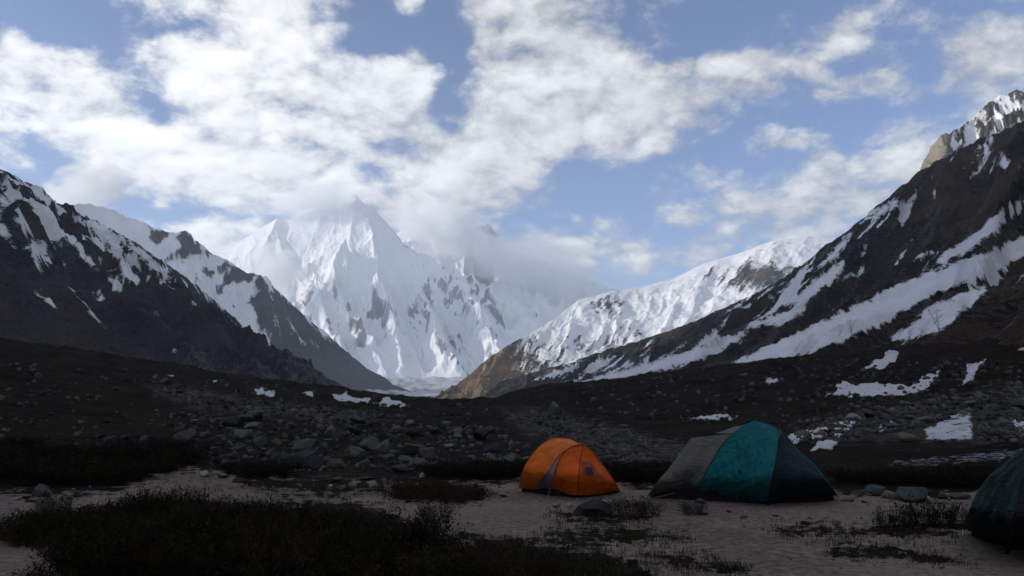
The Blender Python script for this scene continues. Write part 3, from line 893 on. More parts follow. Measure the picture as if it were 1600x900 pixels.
def tube_np(pts, rad, k=6):
    """tapered tube through points: verts, quads"""
    P = np.asarray(pts, float); n = len(P)
    rad = np.broadcast_to(np.asarray(rad, float), (n,))
    T = np.gradient(P, axis=0); T /= np.linalg.norm(T, axis=1)[:, None] + 1e-9
    up = np.where(np.abs(T[:, 2:3]) > 0.9, np.array([[1.0, 0, 0]]), np.array([[0, 0, 1.0]]))
    A = np.cross(T, up); A /= np.linalg.norm(A, axis=1)[:, None] + 1e-9
    B = np.cross(T, A)
    th = np.linspace(0, 2 * math.pi, k, endpoint=False)
    V = P[:, None] + (A[:, None] * np.cos(th)[None, :, None] + B[:, None] * np.sin(th)[None, :, None]) * rad[:, None, None]
    i = np.arange(n - 1)[:, None] * k; j = np.arange(k)[None]; j2 = (j + 1) % k
    Fq = np.stack([i + j, i + j2, i + k + j2, i + k + j], -1).reshape(-1, 4)
    return V.reshape(-1, 3), Fq


def join_np(parts):
    V = []; Fq = []; o = 0
    for v, f in parts:
        V.append(v); Fq.append(f + o); o += len(v)
    return np.concatenate(V), np.concatenate(Fq)


def catmull(pts, n):
    P = np.asarray(pts, float)
    d = np.r_[0, np.cumsum(np.linalg.norm(np.diff(P, axis=0), axis=1))]
    t = np.linspace(0, d[-1], n)
    M = np.zeros_like(P)
    M[1:-1] = (P[2:] - P[:-2]) / (d[2:] - d[:-2])[:, None]
    M[0] = (P[1] - P[0]) / (d[1] - d[0]); M[-1] = (P[-1] - P[-2]) / (d[-1] - d[-2])
    i = np.clip(np.searchsorted(d, t) - 1, 0, len(P) - 2)
    h = (d[i + 1] - d[i])[:, None]; u = ((t - d[i])[:, None]) / h
    return (2 * u**3 - 3 * u**2 + 1) * P[i] + (u**3 - 2 * u**2 + u) * h * M[i] + (-2 * u**3 + 3 * u**2) * P[i + 1] + (u**3 - u**2) * h * M[i + 1]


# ------------------------------------------------------------------ tents
def fabric(name, col, rough=0.62):
    m = bpy.data.materials.new(name); m.use_nodes = True
    w = NT(m.node_tree); b = w.n['Principled BSDF']
    b.inputs['Roughness'].default_value = rough
    b.inputs['Specular IOR Level'].default_value = 0.12
    co = w.new('ShaderNodeTexCoord').outputs['Object']
    n = w.noise(co, 3.5, 6.0, 0.6)
    c = w.mix(w.ramp(n, 0.3, 0.7), tuple(c * 0.78 for c in col), tuple(min(1, c * 1.12) for c in col))
    w.l.new(c, b.inputs['Base Color'])
    wr = w.noise(w.mapping(co, scale=(1.0, 1.0, 4.0)), 3.5, 5.0, 0.55, 2.0, 1.6)
    bp = w.new('ShaderNodeBump'); bp.inputs['Strength'].default_value = 0.8; bp.inputs['Distance'].default_value = 0.05
    w.l.new(wr, bp.inputs['Height']); w.l.new(bp.outputs[0], b.inputs['Normal'])
    return m


M_ORANGE = fabric('orange_fabric', (0.60, 0.130, 0.011))
M_ORANGE2 = fabric('deep_orange_fabric', (0.60, 0.100, 0.010))
M_GREYF = fabric('grey_fabric', (0.15, 0.15, 0.18))
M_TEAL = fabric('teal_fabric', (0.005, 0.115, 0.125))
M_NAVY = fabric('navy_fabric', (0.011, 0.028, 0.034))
M_WARMGREY = fabric('warm_grey_fabric', (0.13, 0.126, 0.118))
M_GREENF = fabric('dark_green_fabric', (0.008, 0.026, 0.024))
M_BLACKF = fabric('black_fabric', (0.010, 0.010, 0.012))
M_MESHWIN = fabric('window_mesh', (0.26, 0.075, 0.045))
M_BROWNZIP = fabric('brown_webbing', (0.12, 0.03, 0.01))
M_PANE = fabric('window_film', (0.05, 0.03, 0.045))
M_CORD = simple_mat('guy_cord', (0.22, 0.21, 0.19), 0.8)
M_PALECORD = simple_mat('pale_guy_cord', (0.55, 0.55, 0.52), 0.8)
M_PEG = simple_mat('peg_metal', (0.3, 0.3, 0.3), 0.4, 0.5)


class Tent:
    """panels lofted between pole curves; all points given as photo pixel plus ground distance"""
    def __init__(self, name, label, origin):
        self.o = np.array(origin, float)
        self.root = tag(empty(name, origin), label, 'tent', 'tents pitched on the camp flat')

    def cur(self, pts, n=28):
        P = np.array([at(*p) if not isinstance(p, np.ndarray) else p for p in pts])
        return catmull(P, n)

    def panel(self, name, A, B, mat, nv=18, sag=0.02, folds=0.0, fdir=0.0, seed=1, label=None, parent=None, off=0.0):
        n = len(A)
        s = np.linspace(0, 1, nv)
        P = A[:, None] * (1 - s)[None, :, None] + B[:, None] * s[None, :, None]
        du = np.gradient(P, axis=0); dv = np.gradient(P, axis=1)
        N = np.cross(du, dv); N /= np.linalg.norm(N, axis=2)[..., None] + 1e-9
        toward = np.array([0, 0, CAMZ]) - P.mean((0, 1))
        sg = np.sign((N.mean((0, 1)) * toward).sum()) or 1.0
        N = N * sg
        t = np.linspace(0, 1, n)[:, None]
        env = np.sin(math.pi * s)[None, :] * np.clip(np.sin(math.pi * np.clip(t, 0.02, 0.98)), 0, 1) ** 0.5
        d = -sag * env
        if folds:
            q = fbm(t * 13 + s[None] * fdir + 0 * t, s[None] * 1.3 + t * 0.4, 3, seed)
            d = d + 1.7 * folds * env ** 0.5 * (1 - np.abs(q) * 2.2)
        P = P + N * (d + off)[..., None]
        me = mesh_np(name, P.reshape(-1, 3) - self.o, grid_faces(n, nv), mat)
        o = link(bpy.data.objects.new(name, me), parent or self.root)
        if label: o['label'] = label
        return o

    def tube(self, name, P, rad, mat, k=6, parent=None):
        v, f = tube_np(P, rad, k)
        return link(bpy.data.objects.new(name, mesh_np(name, v - self.o, f, mat)), parent or self.root)

    def guy(self, a, b, mat=None, r=0.005):
        A = np.asarray(a, float); B = np.asarray(b, float)
        g = self.tube('guy_line', np.array([A, (A + B) / 2 - np.array([0, 0, 0.01]), B]), r, mat or M_CORD, 5)
        u = (A - B) / np.linalg.norm(A - B)
        self.tube('peg', np.array([B + np.array([0, 0, 0.05]) - u * 0.02, B - np.array([0, 0, 0.03])]), 0.006, M_PEG, 5, g)

    def groundsheet(self, feet, h=0.1):
        P = np.array(feet, float); c = P.mean(0)
        Q = c + (P - c) * 0.97
        n = len(Q)
        lo = Q.copy(); lo[:, 2] = -0.02
        hi = c + (P - c) * 0.95; hi[:, 2] = h
        V = np.concatenate([lo, hi, [c + [0, 0, h]]]) if False else np.concatenate([lo, hi])
        me = bpy.data.meshes.new('groundsheet')
        fc = [(i, (i + 1) % n, n + (i + 1) % n, n + i) for i in range(n)] + [tuple(range(n, 2 * n))]
        me.from_pydata((V - self.o).tolist(), [], fc); me.materials.append(M_BLACKF); me.update()
        return link(bpy.data.objects.new('groundsheet', me), self.root)


def gp(px, py, z=0.0):
    return on_plane(px, py, z)


def rdist(px, py):
    p = on_plane(px, py)
    return math.hypot(p[0], p[1])


def build_orange():
    rA = 14.15     # back arch
    fl = gp(811, 770); fr = gp(972, 773)
    T = Tent('dome_tent', 'small orange dome tent with a grey side panel', gp(888, 774))
    def lift(p, z): return np.array([p[0], p[1], z])
    back = T.cur([lift(gp(811, 769), 0.07), (818, 734, 14.3), (830.5, 712.7, 14.45), (845, 696.7, 14.6), (861, 686.8, 14.75), (880, 685, 14.95), (898, 690, 15.2), (922, 722, 15.5), lift(gp(942, 761), 0.06)], 40)
    front = T.cur([lift(gp(858, 774), 0.09), (866, 741, 13.75), (873, 720, 13.85), (880, 707, 13.95), (891, 699, 14.05), (902, 695, 14.15), (911, 695, 14.25), (920, 700, 14.3),
                   (931, 713, 14.3), (946, 732.5, 14.3), (960, 753, 14.25), lift(gp(969, 771.5), 0.03)], 40)
    nose_low = lift(gp(902, 779), 0.05)
    # body: orange with the grey strip next to the front arch on the near side
    k = 16
    b0, f0 = back[:k + 1], front[:k + 1]
    w = np.linspace(0.52, 1.0, k + 1)[:, None] ** 1.0
    edge = b0 * (1 - w) + f0 * w
    T.panel('body_panel', b0, edge, M_ORANGE, 18, 0.03, 0.020, 2.0, 3, 'bright orange side fabric')
    T.panel('grey_panel', edge, f0, M_GREYF, 8, 0.015, 0.008, 2.0, 4, 'grey side fabric next to the front arch')
    T.panel('body_panel', back[k:], front[k:], M_ORANGE, 18, 0.02, 0.012, 2.0, 5)
    # front: two halves meeting at a seam pulled out to a peg
    seam = T.cur([np.array(front[21]), (907, 716, 13.95), (904.5, 742, 13.55), nose_low], 20)
    fl_ = T.cur([front[i] for i in (21, 17, 12, 8, 5, 2, 0)], 20)
    fr_ = T.cur([front[i] for i in (21, 24, 28, 32, 36, 39)], 20)
    T.panel('front_panel', fl_, seam, M_ORANGE2, 14, 0.02, 0.018, 3.0, 6, 'deep orange front flap')
    fp = T.panel('front_panel', seam, fr_, M_ORANGE2, 16, 0.02, 0.014, -3.0, 7, 'deep orange front flap with a mesh window')
    # mesh window on the right-hand flap
    def mixp(t, s):
        i = t * 19; a = int(min(i, 18)); u = i - a
        A = seam[a] * (1 - u) + seam[a + 1] * u; B = fr_[a] * (1 - u) + fr_[a + 1] * u
        return A * (1 - s) + B * s
    wl = np.array([mixp(t, 0.10) for t in np.linspace(0.36, 0.62, 8)]); wr_ = np.array([mixp(t, s_) for t, s_ in zip(np.linspace(0.36, 0.62, 8), np.linspace(0.42, 0.74, 8))])
    T.panel('window', wl, wr_, M_MESHWIN, 6, 0.0, off=0.012, label='small grey mesh window', parent=fp)
    wl2 = np.array([mixp(t, 0.16) for t in np.linspace(0.47, 0.60, 5)]); wr2 = np.array([mixp(t, 0.40) for t in np.linspace(0.47, 0.60, 5)])
    T.panel('window_pane', wl2, wr2, M_PANE, 5, 0.0, off=0.018, parent=fp)
    # rear end
    rear = np.repeat(np.array([lift(gp(870, 757), 0.05)]), 40, 0)
    T.panel('rear_panel', back, rear, M_ORANGE, 10, 0.02)
    T.tube('pole_sleeve', front, 0.011, M_ORANGE2)
    T.tube('pole_sleeve', back, 0.010, M_ORANGE)
    T.tube('zip', seam + np.array([0, -0.008, 0]), 0.007, M_BROWNZIP)
    T.tube('seam', front + np.array([0, -0.014, 0.0]), 0.005, M_BROWNZIP)
    T.tube('seam', edge + np.array([0, -0.008, 0.0]), 0.005, M_BROWNZIP)
    T.groundsheet([gp(812, 768), gp(860, 776), gp(902, 778), gp(968, 773), gp(945, 763), gp(872, 758)], 0.12)
    T.guy(back[3], gp(803, 768)); T.guy(front[39] + np.array([0, 0, .05]), gp(978, 772.5))
    T.guy(front[2], gp(856, 780)); T.guy(front[37], gp(985, 776))


def build_teal():
    T = Tent('dome_tent', 'large teal and navy dome tent with a grey vestibule', gp(1165, 782))
    def lift(p, z): return np.array([p[0], p[1], z])
    apex = (1178.5, 657, 14.25)
    pole1 = T.cur([lift(gp(1080, 778), 0.09), (1099, 746, 13.8), (1115, 716.5, 13.9), (1128, 696, 14.0), (1147, 677, 14.1), (1164, 664.5, 14.2), apex], 34)
    pole2 = T.cur([lift(gp(1200, 789), 0.05), (1207, 746, 12.95), (1213.5, 710, 13.3), (1217, 684, 13.7), (1216, 672, 14.0), (1200, 663, 14.2), apex], 34)
    right = T.cur([lift(gp(1309, 781), 0.07), (1291, 750.5, 13.75), (1270, 724.5, 13.95), (1249, 706, 14.1), (1232, 686.5, 14.25), (1219, 672, 14.3), (1200, 663, 14.3), apex], 34)
    # hood seam splits the teal panel
    h = 24
    T.panel('front_panel', pole1[:h + 1], pole2[:h + 1], M_TEAL, 34, 0.05, 0.075, -6.0, 11, 'wrinkled teal front fabric')
    T.panel('hood', pole1[h:], pole2[h:], M_TEAL, 16, -0.03, 0.008, 1.0, 12, 'smooth teal hood at the top')
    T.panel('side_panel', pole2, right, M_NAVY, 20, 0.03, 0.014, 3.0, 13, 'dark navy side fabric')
    s = np.linspace(0, 1, 20)[:, None]
    hood_edge = pole1[h] * (1 - s) + pole2[h] * s + np.array([0, -0.012, 0.0]) + np.sin(math.pi * s) * np.array([0, -0.02, 0.0])
    T.tube('hood_seam', hood_edge, 0.008, M_TEAL)
    # grey vestibule with its own hoop
    hoop_f = T.cur([lift(gp(1071, 777), 0.07), (1072.5, 735.6, 13.75), (1074, 703, 13.85), (1080.5, 684, 14.0)], 24)
    p1c = T.cur([pole1[0], pole1[7], pole1[14], pole1[20], pole1[26]], 24)
    T.panel('vestibule_panel', p1c, hoop_f, M_WARMGREY, 14, 0.03, 0.022, 2.0, 14, 'grey vestibule fabric')
    tip = T.cur([lift(gp(1012, 777.5), 0.03), (1025.5, 754.7, 13.75), (1040, 737.7, 13.85), (1063.7, 707, 13.95), (1080.5, 684, 14.0)], 24)
    T.panel('vestibule_panel', hoop_f, tip, M_WARMGREY, 14, 0.02, 0.02, 2.0, 15)
    ridge = T.cur([(1080.5, 684, 14.0), (1102, 680, 14.1), (1127.5, 674, 14.2), (1148.7, 666, 14.3), (1168, 660, 14.35), apex], 24)
    p1d = T.cur([pole1[26], pole1[28], pole1[30], pole1[33]], 24)
    p1e = T.cur([hoop_f[-1], (p1c[-1] + hoop_f[-1]) / 2 + np.array([0, -0.02, 0.03]), p1c[-1], pole1[30], pole1[33]], 24)
    T.panel('vestibule_panel', p1e, ridge, M_WARMGREY, 8, 0.0)
    # far side
    back1 = T.cur([(1080.5, 684, 14.0), (1102, 680, 14.1), (1127.5, 674, 14.2), (1148.7, 666, 14.3), apex, (1200, 663, 14.3), (1219, 672, 14.3), (1249, 706, 14.1), (1291, 750.5, 13.75), lift(gp(1309, 781), 0.07)], 40)
    foot_b = T.cur([lift(gp(1040, 768), 0.03), lift(gp(1130, 763), 0.03), lift(gp(1210, 763), 0.03), lift(gp(1300, 775), 0.03)], 40)
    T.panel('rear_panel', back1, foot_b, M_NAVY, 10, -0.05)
    tipb = T.cur([lift(gp(1012, 777.5), 0.03), lift(gp(1026, 772), 0.03), lift(gp(1040, 768), 0.03)], 24)
    T.panel('rear_panel', tip, tipb, M_WARMGREY, 8, 0.0)
    for P, m in ((pole1, M_TEAL), (pole2, M_NAVY), (hoop_f, M_WARMGREY), (right, M_TEAL)):
        T.tube('pole_sleeve', P, 0.010, m)
    T.tube('pole_tip', np.array([pole2[0] + [0, 0, .05], pole2[0] - [0, 0, .05]]), 0.035, M_BLACKF)
    T.groundsheet([gp(1016, 778), gp(1074, 780), gp(1200, 789), gp(1308, 782), gp(1296, 774), gp(1205, 766), gp(1060, 768)], 0.15)
    T.guy(right[4], gp(1322, 784)); T.guy(hoop_f[2], gp(1004, 782)); T.guy(right[2], gp(1330, 780))
    mid_ = np.array([pole1[i] * 0.52 + pole2[i] * 0.48 + np.array([0, -0.012, 0.0]) for i in range(1, h + 1)])
    T.tube('zip', mid_, 0.007, M_NAVY)
    for i_, P_ in ((0, pole1), (1, pole2)):
        T.tube('seam', P_[:h + 1] + np.array([0, -0.012, 0.006]), 0.006, M_BLACKF)
    # cord across the hood
    T.tube('cord', np.array([at(1217.5, 684, 13.62), at(1219, 676, 13.75), at(1219, 671, 13.95)]), 0.007, M_WARMGREY)
    T.tube('toggle', np.array([at(1155, 735, 13.25), at(1156, 740, 13.24)]), 0.02, M_BLACKF)


def build_green():
    T = Tent('dome_tent', 'dark green dome tent beside the leafy bush, cut by the picture edge'.replace(', cut by the picture edge', ''), gp(1660, 862))
    def lift(p, z): return np.array([p[0], p[1], z])
    apex = (1722, 650, 9.9)
    left = T.cur([lift(gp(1505, 836), 0.10), (1516, 798, 9.45), (1525, 775.6, 9.6), (1543, 749, 9.7), (1566, 726.7, 9.8), (1586, 713, 9.85), (1605, 700, 9.9), (1660, 668, 9.9), apex], 34)
    mid = T.cur([lift(gp(1578, 862), 0.06), (1585, 813, 8.85), (1590, 773, 9.0), (1597, 748, 9.15), (1618, 710, 9.4), (1665, 668, 9.7), apex], 34)
    rightc = T.cur([lift(gp(1830, 872), 0.06), (1826, 800, 9.1), (1812, 740, 9.3), (1780, 680, 9.6), apex], 34)
    far = T.cur([lift(gp(1900, 820), 0.06), (1880, 760, 10.6), (1830, 700, 10.5), (1780, 664, 10.2), apex], 34)
    bk = T.cur([lift(gp(1640, 806), 0.06), (1650, 760, 11.4), (1670, 710, 11.2), (1700, 668, 10.6), apex], 34)
    T.panel('side_panel', left, mid, M_GREENF, 26, 0.04, 0.045, -4.0, 21, 'creased dark green side fabric')
    T.panel('door_panel', mid, rightc, M_BLACKF, 18, 0.02, 0.02, 2.0, 22, 'near black door fabric')
    T.panel('side_panel', rightc, far, M_GREENF, 12, 0.03)
    T.panel('side_panel', far, bk, M_GREENF, 12, 0.03)
    T.panel('side_panel', bk, left, M_GREENF, 12, 0.03)
    for P in (left, mid, rightc, far, bk):
        T.tube('pole_sleeve', P, 0.011, M_GREENF)
    hem = np.array([left[0] * (1 - t) + mid[0] * t + np.array([0, 0, 0.05 * math.sin(math.pi * t)]) for t in np.linspace(0, 1, 14)])
    T.tube('hem', hem, 0.012, M_GREENF)
    T.groundsheet([gp(1512, 838), gp(1580, 862), gp(1828, 872), gp(1895, 822), gp(1640, 808)], 0.16)
    T.guy(left[1] + np.array([0, 0, -.05]), gp(1501, 842), M_PALECORD, 0.006)
    T.tube('foot_pin', np.array([gp(1579, 856, 0.08), gp(1572, 866, 0.0)]), 0.02, M_BLACKF)


build_orange(); build_teal(); build_green()


# ------------------------------------------------------------------ boulders and stones
rng = np.random.default_rng(7)
random.seed(7)


def ico(sub):
    bm = bmesh.new(); bmesh.ops.create_icosphere(bm, subdivisions=sub, radius=1.0)
    V = np.array([v.co[:] for v in bm.verts]); Fc = np.array([[v.index for v in f.verts] for f in bm.faces]); bm.free()
    return V, Fc


ICO3, ICO2, ICO1 = ico(4), ico(2), ico(1)


def rock_shape(base, seed, cuts=9, sq=0.75, rough=0.05):
    g = np.random.default_rng(seed)
    V = base[0].copy()
    for _ in range(cuts):
        n = g.normal(size=3); n /= np.linalg.norm(n)
        d = g.uniform(0.55, 0.92)
        h = V @ n
        V = V - np.maximum(h - d, 0)[:, None] * n
    nn = V / (np.linalg.norm(V, axis=1)[:, None] + 1e-9)
    q = fbm(nn[:, 0] * 2.2 + seed, nn[:, 1] * 2.2 + nn[:, 2] * 1.7, 5, seed, 0.6)
    V = V * (1 + rough * 2 * q)[:, None]
    V = V * np.array([g.uniform(0.85, 1.3), g.uniform(0.75, 1.05), g.uniform(0.55, 0.9) * sq / 0.75])
    return V


def stone_mat(name, a, b, lichen=(0.05, 0.055, 0.035), lich=0.35):
    m = bpy.data.materials.new(name); m.use_nodes = True
    w = NT(m.node_tree); bs = w.n['Principled BSDF']
    bs.inputs['Roughness'].default_value = 0.9; bs.inputs['Specular IOR Level'].default_value = 0.08
    co = w.new('ShaderNodeTexCoord').outputs['Object']
    oi = w.new('ShaderNodeObjectInfo')
    v = w.vmath('ADD', co, w.vmath('SCALE', oi.outputs['Location'], 1.0))
    n = w.noise(v, 2.0, 7.0, 0.65); n2 = w.noise(v, 9.0, 5.0, 0.7)
    c = w.mix(w.ramp(w.math('ADD', w.math('MULTIPLY', n, 0.6), w.math('MULTIPLY', n2, 0.4)), 0.36, 0.64), a, b)
    c = w.mix(w.math('MULTIPLY', w.ramp(n, 0.50, 0.62), lich), c, lichen)
    c = w.vmath('SCALE', c, w.math('ADD', 0.35, w.math('MULTIPLY', oi.outputs['Random'], 0.75)))
    w.l.new(c, bs.inputs['Base Color'])
    bp = w.new('ShaderNodeBump'); bp.inputs['Strength'].default_value = 0.9; bp.inputs['Distance'].default_value = 0.06
    w.l.new(w.math('ADD', n2, w.math('MULTIPLY', n, 0.6)), bp.inputs['Height']); w.l.new(bp.outputs[0], bs.inputs['Normal'])
    return m


S_GREY = stone_mat('grey_stone', (0.07, 0.072, 0.07), (0.18, 0.18, 0.17))
S_GREEN = stone_mat('lichen_stone', (0.052, 0.057, 0.050), (0.125, 0.135, 0.120), (0.03, 0.04, 0.018), 0.6)
S_TAN = stone_mat('tan_stone', (0.10, 0.085, 0.065), (0.22, 0.185, 0.14))
S_PALE = stone_mat('pale_stone', (0.16, 0.155, 0.15), (0.34, 0.33, 0.32), (0.1, 0.1, 0.08), 0.3)
S_WHITE = stone_mat('white_stone', (0.34, 0.34, 0.34), (0.60, 0.60, 0.60), (0.2, 0.2, 0.18), 0.3)
S_BLUE = stone_mat('blue_grey_stone', (0.08, 0.092, 0.10), (0.20, 0.22, 0.235))
S_DARK = stone_mat('dark_stone', (0.028, 0.03, 0.033), (0.075, 0.08, 0.08))

VARS = {}
for mt in (S_GREY, S_GREEN, S_TAN, S_PALE, S_WHITE, S_BLUE, S_DARK):
    for k in range(5):
        me = mesh_np('boulder', rock_shape(ICO3 if False else ICO2 if False else ICO3, 100 + k * 7 + (hash(mt.name) % 1 if False else 0)), ICO3[1], mt)
        VARS[(mt.name, k)] = me


def put_rock(name, px, py, wpx, hk, mt, label, group=None, sink=0.25, rot=None, tilt=0.0, k=None, cat='boulder', parts=None):
    """px, py: foot of the stone in the photograph, wpx: its width there"""
    loc, nor = hit(px, py)
    if loc is None:
        return None
    r = math.hypot(loc[0], loc[1])
    if r > 420: return None
    w = wpx * r / F / 2.0
    k = int(rng.integers(5)) if k is None else k
    o = bpy.data.objects.new(name, VARS[(mt.name, k)])
    o.scale = (w, w * rng.uniform(0.8, 1.1), w * hk)
    o.rotation_euler = (rng.uniform(-.25, .25) + 0.0, rng.uniform(-.2, .2) + tilt, rng.uniform(0, 6.28) if rot is None else rot)
    h = w * hk * 0.62
    o.location = (loc[0], loc[1] + w * 0.4, loc[2] + h * (1 - 2 * sink) )
    link(o)
    tag(o, label, cat, group)
    return o


def in_poly(px, py, poly):
    return poly_sd(np.array([float(px)]), np.array([float(py)]), poly)[0] > 0


def scatter_rocks(n, poly, sizes, mats, name, label, group, grow=(0, 1)):
    P = np.array(poly); lo, hi = P.min(0), P.max(0)
    c = 0; tries = 0
    placed = []
    while c < n and tries < n * 60:
        tries += 1
        px = rng.uniform(lo[0], hi[0]); py = rng.uniform(lo[1], hi[1])
        if not in_poly(px, py, poly): continue
        t = (py - lo[1]) / (hi[1] - lo[1])
        sz = sizes[0] + (sizes[1] - sizes[0]) * rng.random() ** 2.2
        sz *= grow[0] + (grow[1] - grow[0]) * t
        if any((px - a) ** 2 + ((py - b) * 1.6) ** 2 < ((sz + q) * 0.42) ** 2 for a, b, q in placed): continue
        mt = mats[int(rng.integers(len(mats)))]
        look = {'grey_stone': 'grey', 'lichen_stone': 'greenish lichen covered', 'tan_stone': 'tan', 'pale_stone': 'pale', 'blue_grey_stone': 'blue-grey', 'dark_stone': 'blackish'}[mt.name]
        lab = ('big ' if sz > sizes[0] + (sizes[1] - sizes[0]) * 0.45 else 'small ') + look + ' ' + label
        if put_rock(name, px, py, sz, rng.uniform(0.7, 1.1), mt, lab, group, rng.uniform(0.05, 0.3)) is not None:
            placed.append((px, py, sz)); c += 1


MOUND = [(235, 640), (420, 655), (640, 660), (780, 668), (830, 690), (815, 738), (640, 738), (500, 736), (330, 730), (285, 690)]
RIGHTBAND = [(1235, 690), (1250, 672), (1340, 642), (1440, 628), (1600, 602), (1600, 645), (1535, 640), (1440, 668), (1340, 690)]
RIGHTLOW = [(1520, 655), (1600, 640), (1600, 690), (1530, 692)]
BANK = [(790, 650), (880, 652), (980, 676), (1060, 700), (1085, 722), (1000, 728), (930, 715), (860, 690)]
LEFTDARK = [(0, 600), (120, 605), (230, 640), (280, 700), (240, 720), (0, 720)]
SCREEB = [(245, 606), (400, 628), (520, 642), (640, 652), (560, 658), (420, 648), (300, 634)]

# single boulders and stones that stand out
EXPLICIT = [
    (646, 710, 44, .62, S_BLUE, 'large pale blue-grey slab boulder on the mound behind the camp', .12, .35),
    (605, 690, 36, .8, S_GREEN, 'mossy green boulder beside the pale slab boulder on the mound', .2, 0),
    (575, 703, 46, .8, S_GREEN, 'broad mossy boulder at the foot of the mound', .2, 0),
    (606, 716, 22, .6, S_PALE, 'small pale stone below the slab boulder on the mound', .2, 0),
    (636, 722, 30, .6, S_GREEN, 'flat mossy stone below the slab boulder', .2, 0),
    (655, 730, 34, .75, S_TAN, 'tan rounded boulder at the edge of the camp flat', .15, 0),
    (624, 738, 30, .8, S_GREY, 'grey pointed boulder behind the two white stones', .15, 0),
    (752, 687, 36, 1.0, S_GREY, 'tall grey boulder near the snow streak on the mound', .15, 0),
    (716, 680, 24, .9, S_TAN, 'tan boulder in the middle of the mound', .15, 0),
    (700, 700, 15, .9, S_PALE, 'small pale rounded stone alone on the mound', .15, 0),
    (446, 726, 30, 1.0, S_DARK, 'dark angular boulder at the foot of the mound', .1, 0),
    (478, 732, 48, 1.1, S_DARK, 'biggest dark boulder at the foot of the mound', .1, 0),
    (400, 700, 34, .8, S_GREEN, 'leaning lichen covered boulder on the mound', .1, .4),
    (366, 706, 20, .8, S_GREY, 'grey boulder beside the leaning lichen covered boulder', .1, .2),
    (398, 655, 28, .9, S_GREY, 'grey boulder standing in front of the scree bank', .1, 0),
    (820, 721, 22, .5, S_PALE, 'pale stone peeking out behind the orange tent', .1, .3),
    (315, 746, 20, .8, S_WHITE, 'white stone at the far edge of the sandy flat', .1, 0),
    (346, 747, 18, .7, S_WHITE, 'white leaning stone beside another at the edge of the sand', .1, .4),
    (373, 754, 22, .55, S_DARK, 'dark stone with flat top on the sandy flat', .15, 0),
    (526, 752, 20, .6, S_TAN, 'tan rounded stone on the sand below the mound', .1, 0),
    (516, 760, 8, .7, S_WHITE, 'tiny white stone near the tan rounded stone', .1, 0),
    (659, 746, 11, 1.2, S_WHITE, 'white upright stone on top of the low brown bush', .1, 0),
    (572, 750, 20, .45, S_GREY, 'flat grey stone on the sand behind the low brown bush', .1, 0),
    (770, 773, 16, .6, S_PALE, 'pale flat stone on sand beside the orange tent', .15, 0),
    (786, 777, 14, .6, S_DARK, 'dark flat stone beside the pale one near the orange tent', .15, 0),
    (645, 778, 13, .6, S_GREY, 'grey stone in front of the low brown bush', .2, 0),
    (890, 793, 11, 1.3, S_WHITE, 'small white upright stone at the end of the long dark rock', .1, .2),
    (868, 793, 7, .8, S_DARK, 'small dark stone on sand in front of the orange tent', .2, 0),
    (1064, 780, 14, .6, S_GREY, 'small grey stone at the foot of the grey vestibule', .15, 0),
    (1095, 787, 24, .55, S_GREY, 'rounded grey stone in front of the teal tent', .12, 0),
    (1097, 805, 18, .5, S_GREY, 'round stone half hidden by the small wiry bush', .2, 0),
    (1162, 810, 16, .45, S_GREY, 'flat grey stone on the sand before the teal tent', .25, 0),
    (1139, 801, 6, 1.1, S_GREY, 'thumb sized upright stone on the sand', .1, 0),
    (1213, 807, 10, .4, S_DARK, 'dark flat stone on the sand near the navy side of the tent', .25, 0),
    (1261, 820, 15, .6, S_DARK, 'dark angular stone on the open sand', .2, 0),
    (1325, 784, 18, .5, S_PALE, 'pale stone beside the guy line of the teal tent', .15, 0),
    (1372, 775, 34, .9, S_BLUE, 'blue-grey boulder at the edge of the sand behind the leafy bush', .15, 0),
    (1345, 772, 26, .35, S_DARK, 'long low dark stone at the edge of the sand', .2, 0),
    (1398, 780, 22, 1.0, S_PALE, 'pale stone leaning on the large blue-grey boulder', .15, 0),
    (1434, 785, 46, .95, S_BLUE, 'largest blue-grey boulder beyond the leafy bush', .12, 0),
    (1440, 780, 26, .55, S_WHITE, 'white stone lying against the largest blue-grey boulder', .1, .2),
    (1475, 780, 16, .7, S_DARK, 'dark stone next to the largest blue-grey boulder', .1, 0),
    (1502, 780, 34, .45, S_PALE, 'long pale stone between the boulders and the green tent', .12, .15),
    (1352, 786, 9, .7, S_DARK, 'small dark stone in front of the long low stone', .2, 0),
    (62, 776, 30, .8, S_GREY, 'large grey stone in the pile of white stones', .1, 0),
    (38, 779, 18, .5, S_WHITE, 'flat white stone in the pile of stones', .1, 0),
    (24, 782, 14, .5, S_WHITE, 'small white stone at the end of the pile', .1, 0),
    (46, 784, 22, .35, S_PALE, 'pale slab lying before the pile of stones', .1, 0),
    (138, 773, 16, .6, S_PALE, 'pale stone apart from the stone pile', .1, 0),
    (122, 776, 12, .5, S_GREY, 'little grey stone apart from the stone pile', .1, 0),
    (294, 788, 11, .6, S_PALE, 'pale stone at the edge of the dark thicket', .1, 0),
    (694, 838, 10, .7, S_PALE, 'round pale stone in the dark grass', .1, 0),
    (868, 648, 26, 1.4, S_GREY, 'tall upright grey boulder on the slope by the snow streak', .1, .3),
    (1590, 640, 34, .75, S_BLUE, 'blue-grey boulder on the rubble beside a snow patch', .1, 0),
    (1365, 655, 30, .8, S_TAN, 'tan boulder in the rubble band', .1, 0),
    (1420, 690, 26, .9, S_TAN, 'tan boulder beside the wide snow patch', .1, 0),
]
for (px, py, wp, hk, mt, lab, sink, tl) in EXPLICIT:
    put_rock('boulder' if wp > 24 else 'stone', px, py, wp, hk, mt, lab, None, sink, None, tl, cat='boulder' if wp > 24 else 'stone')
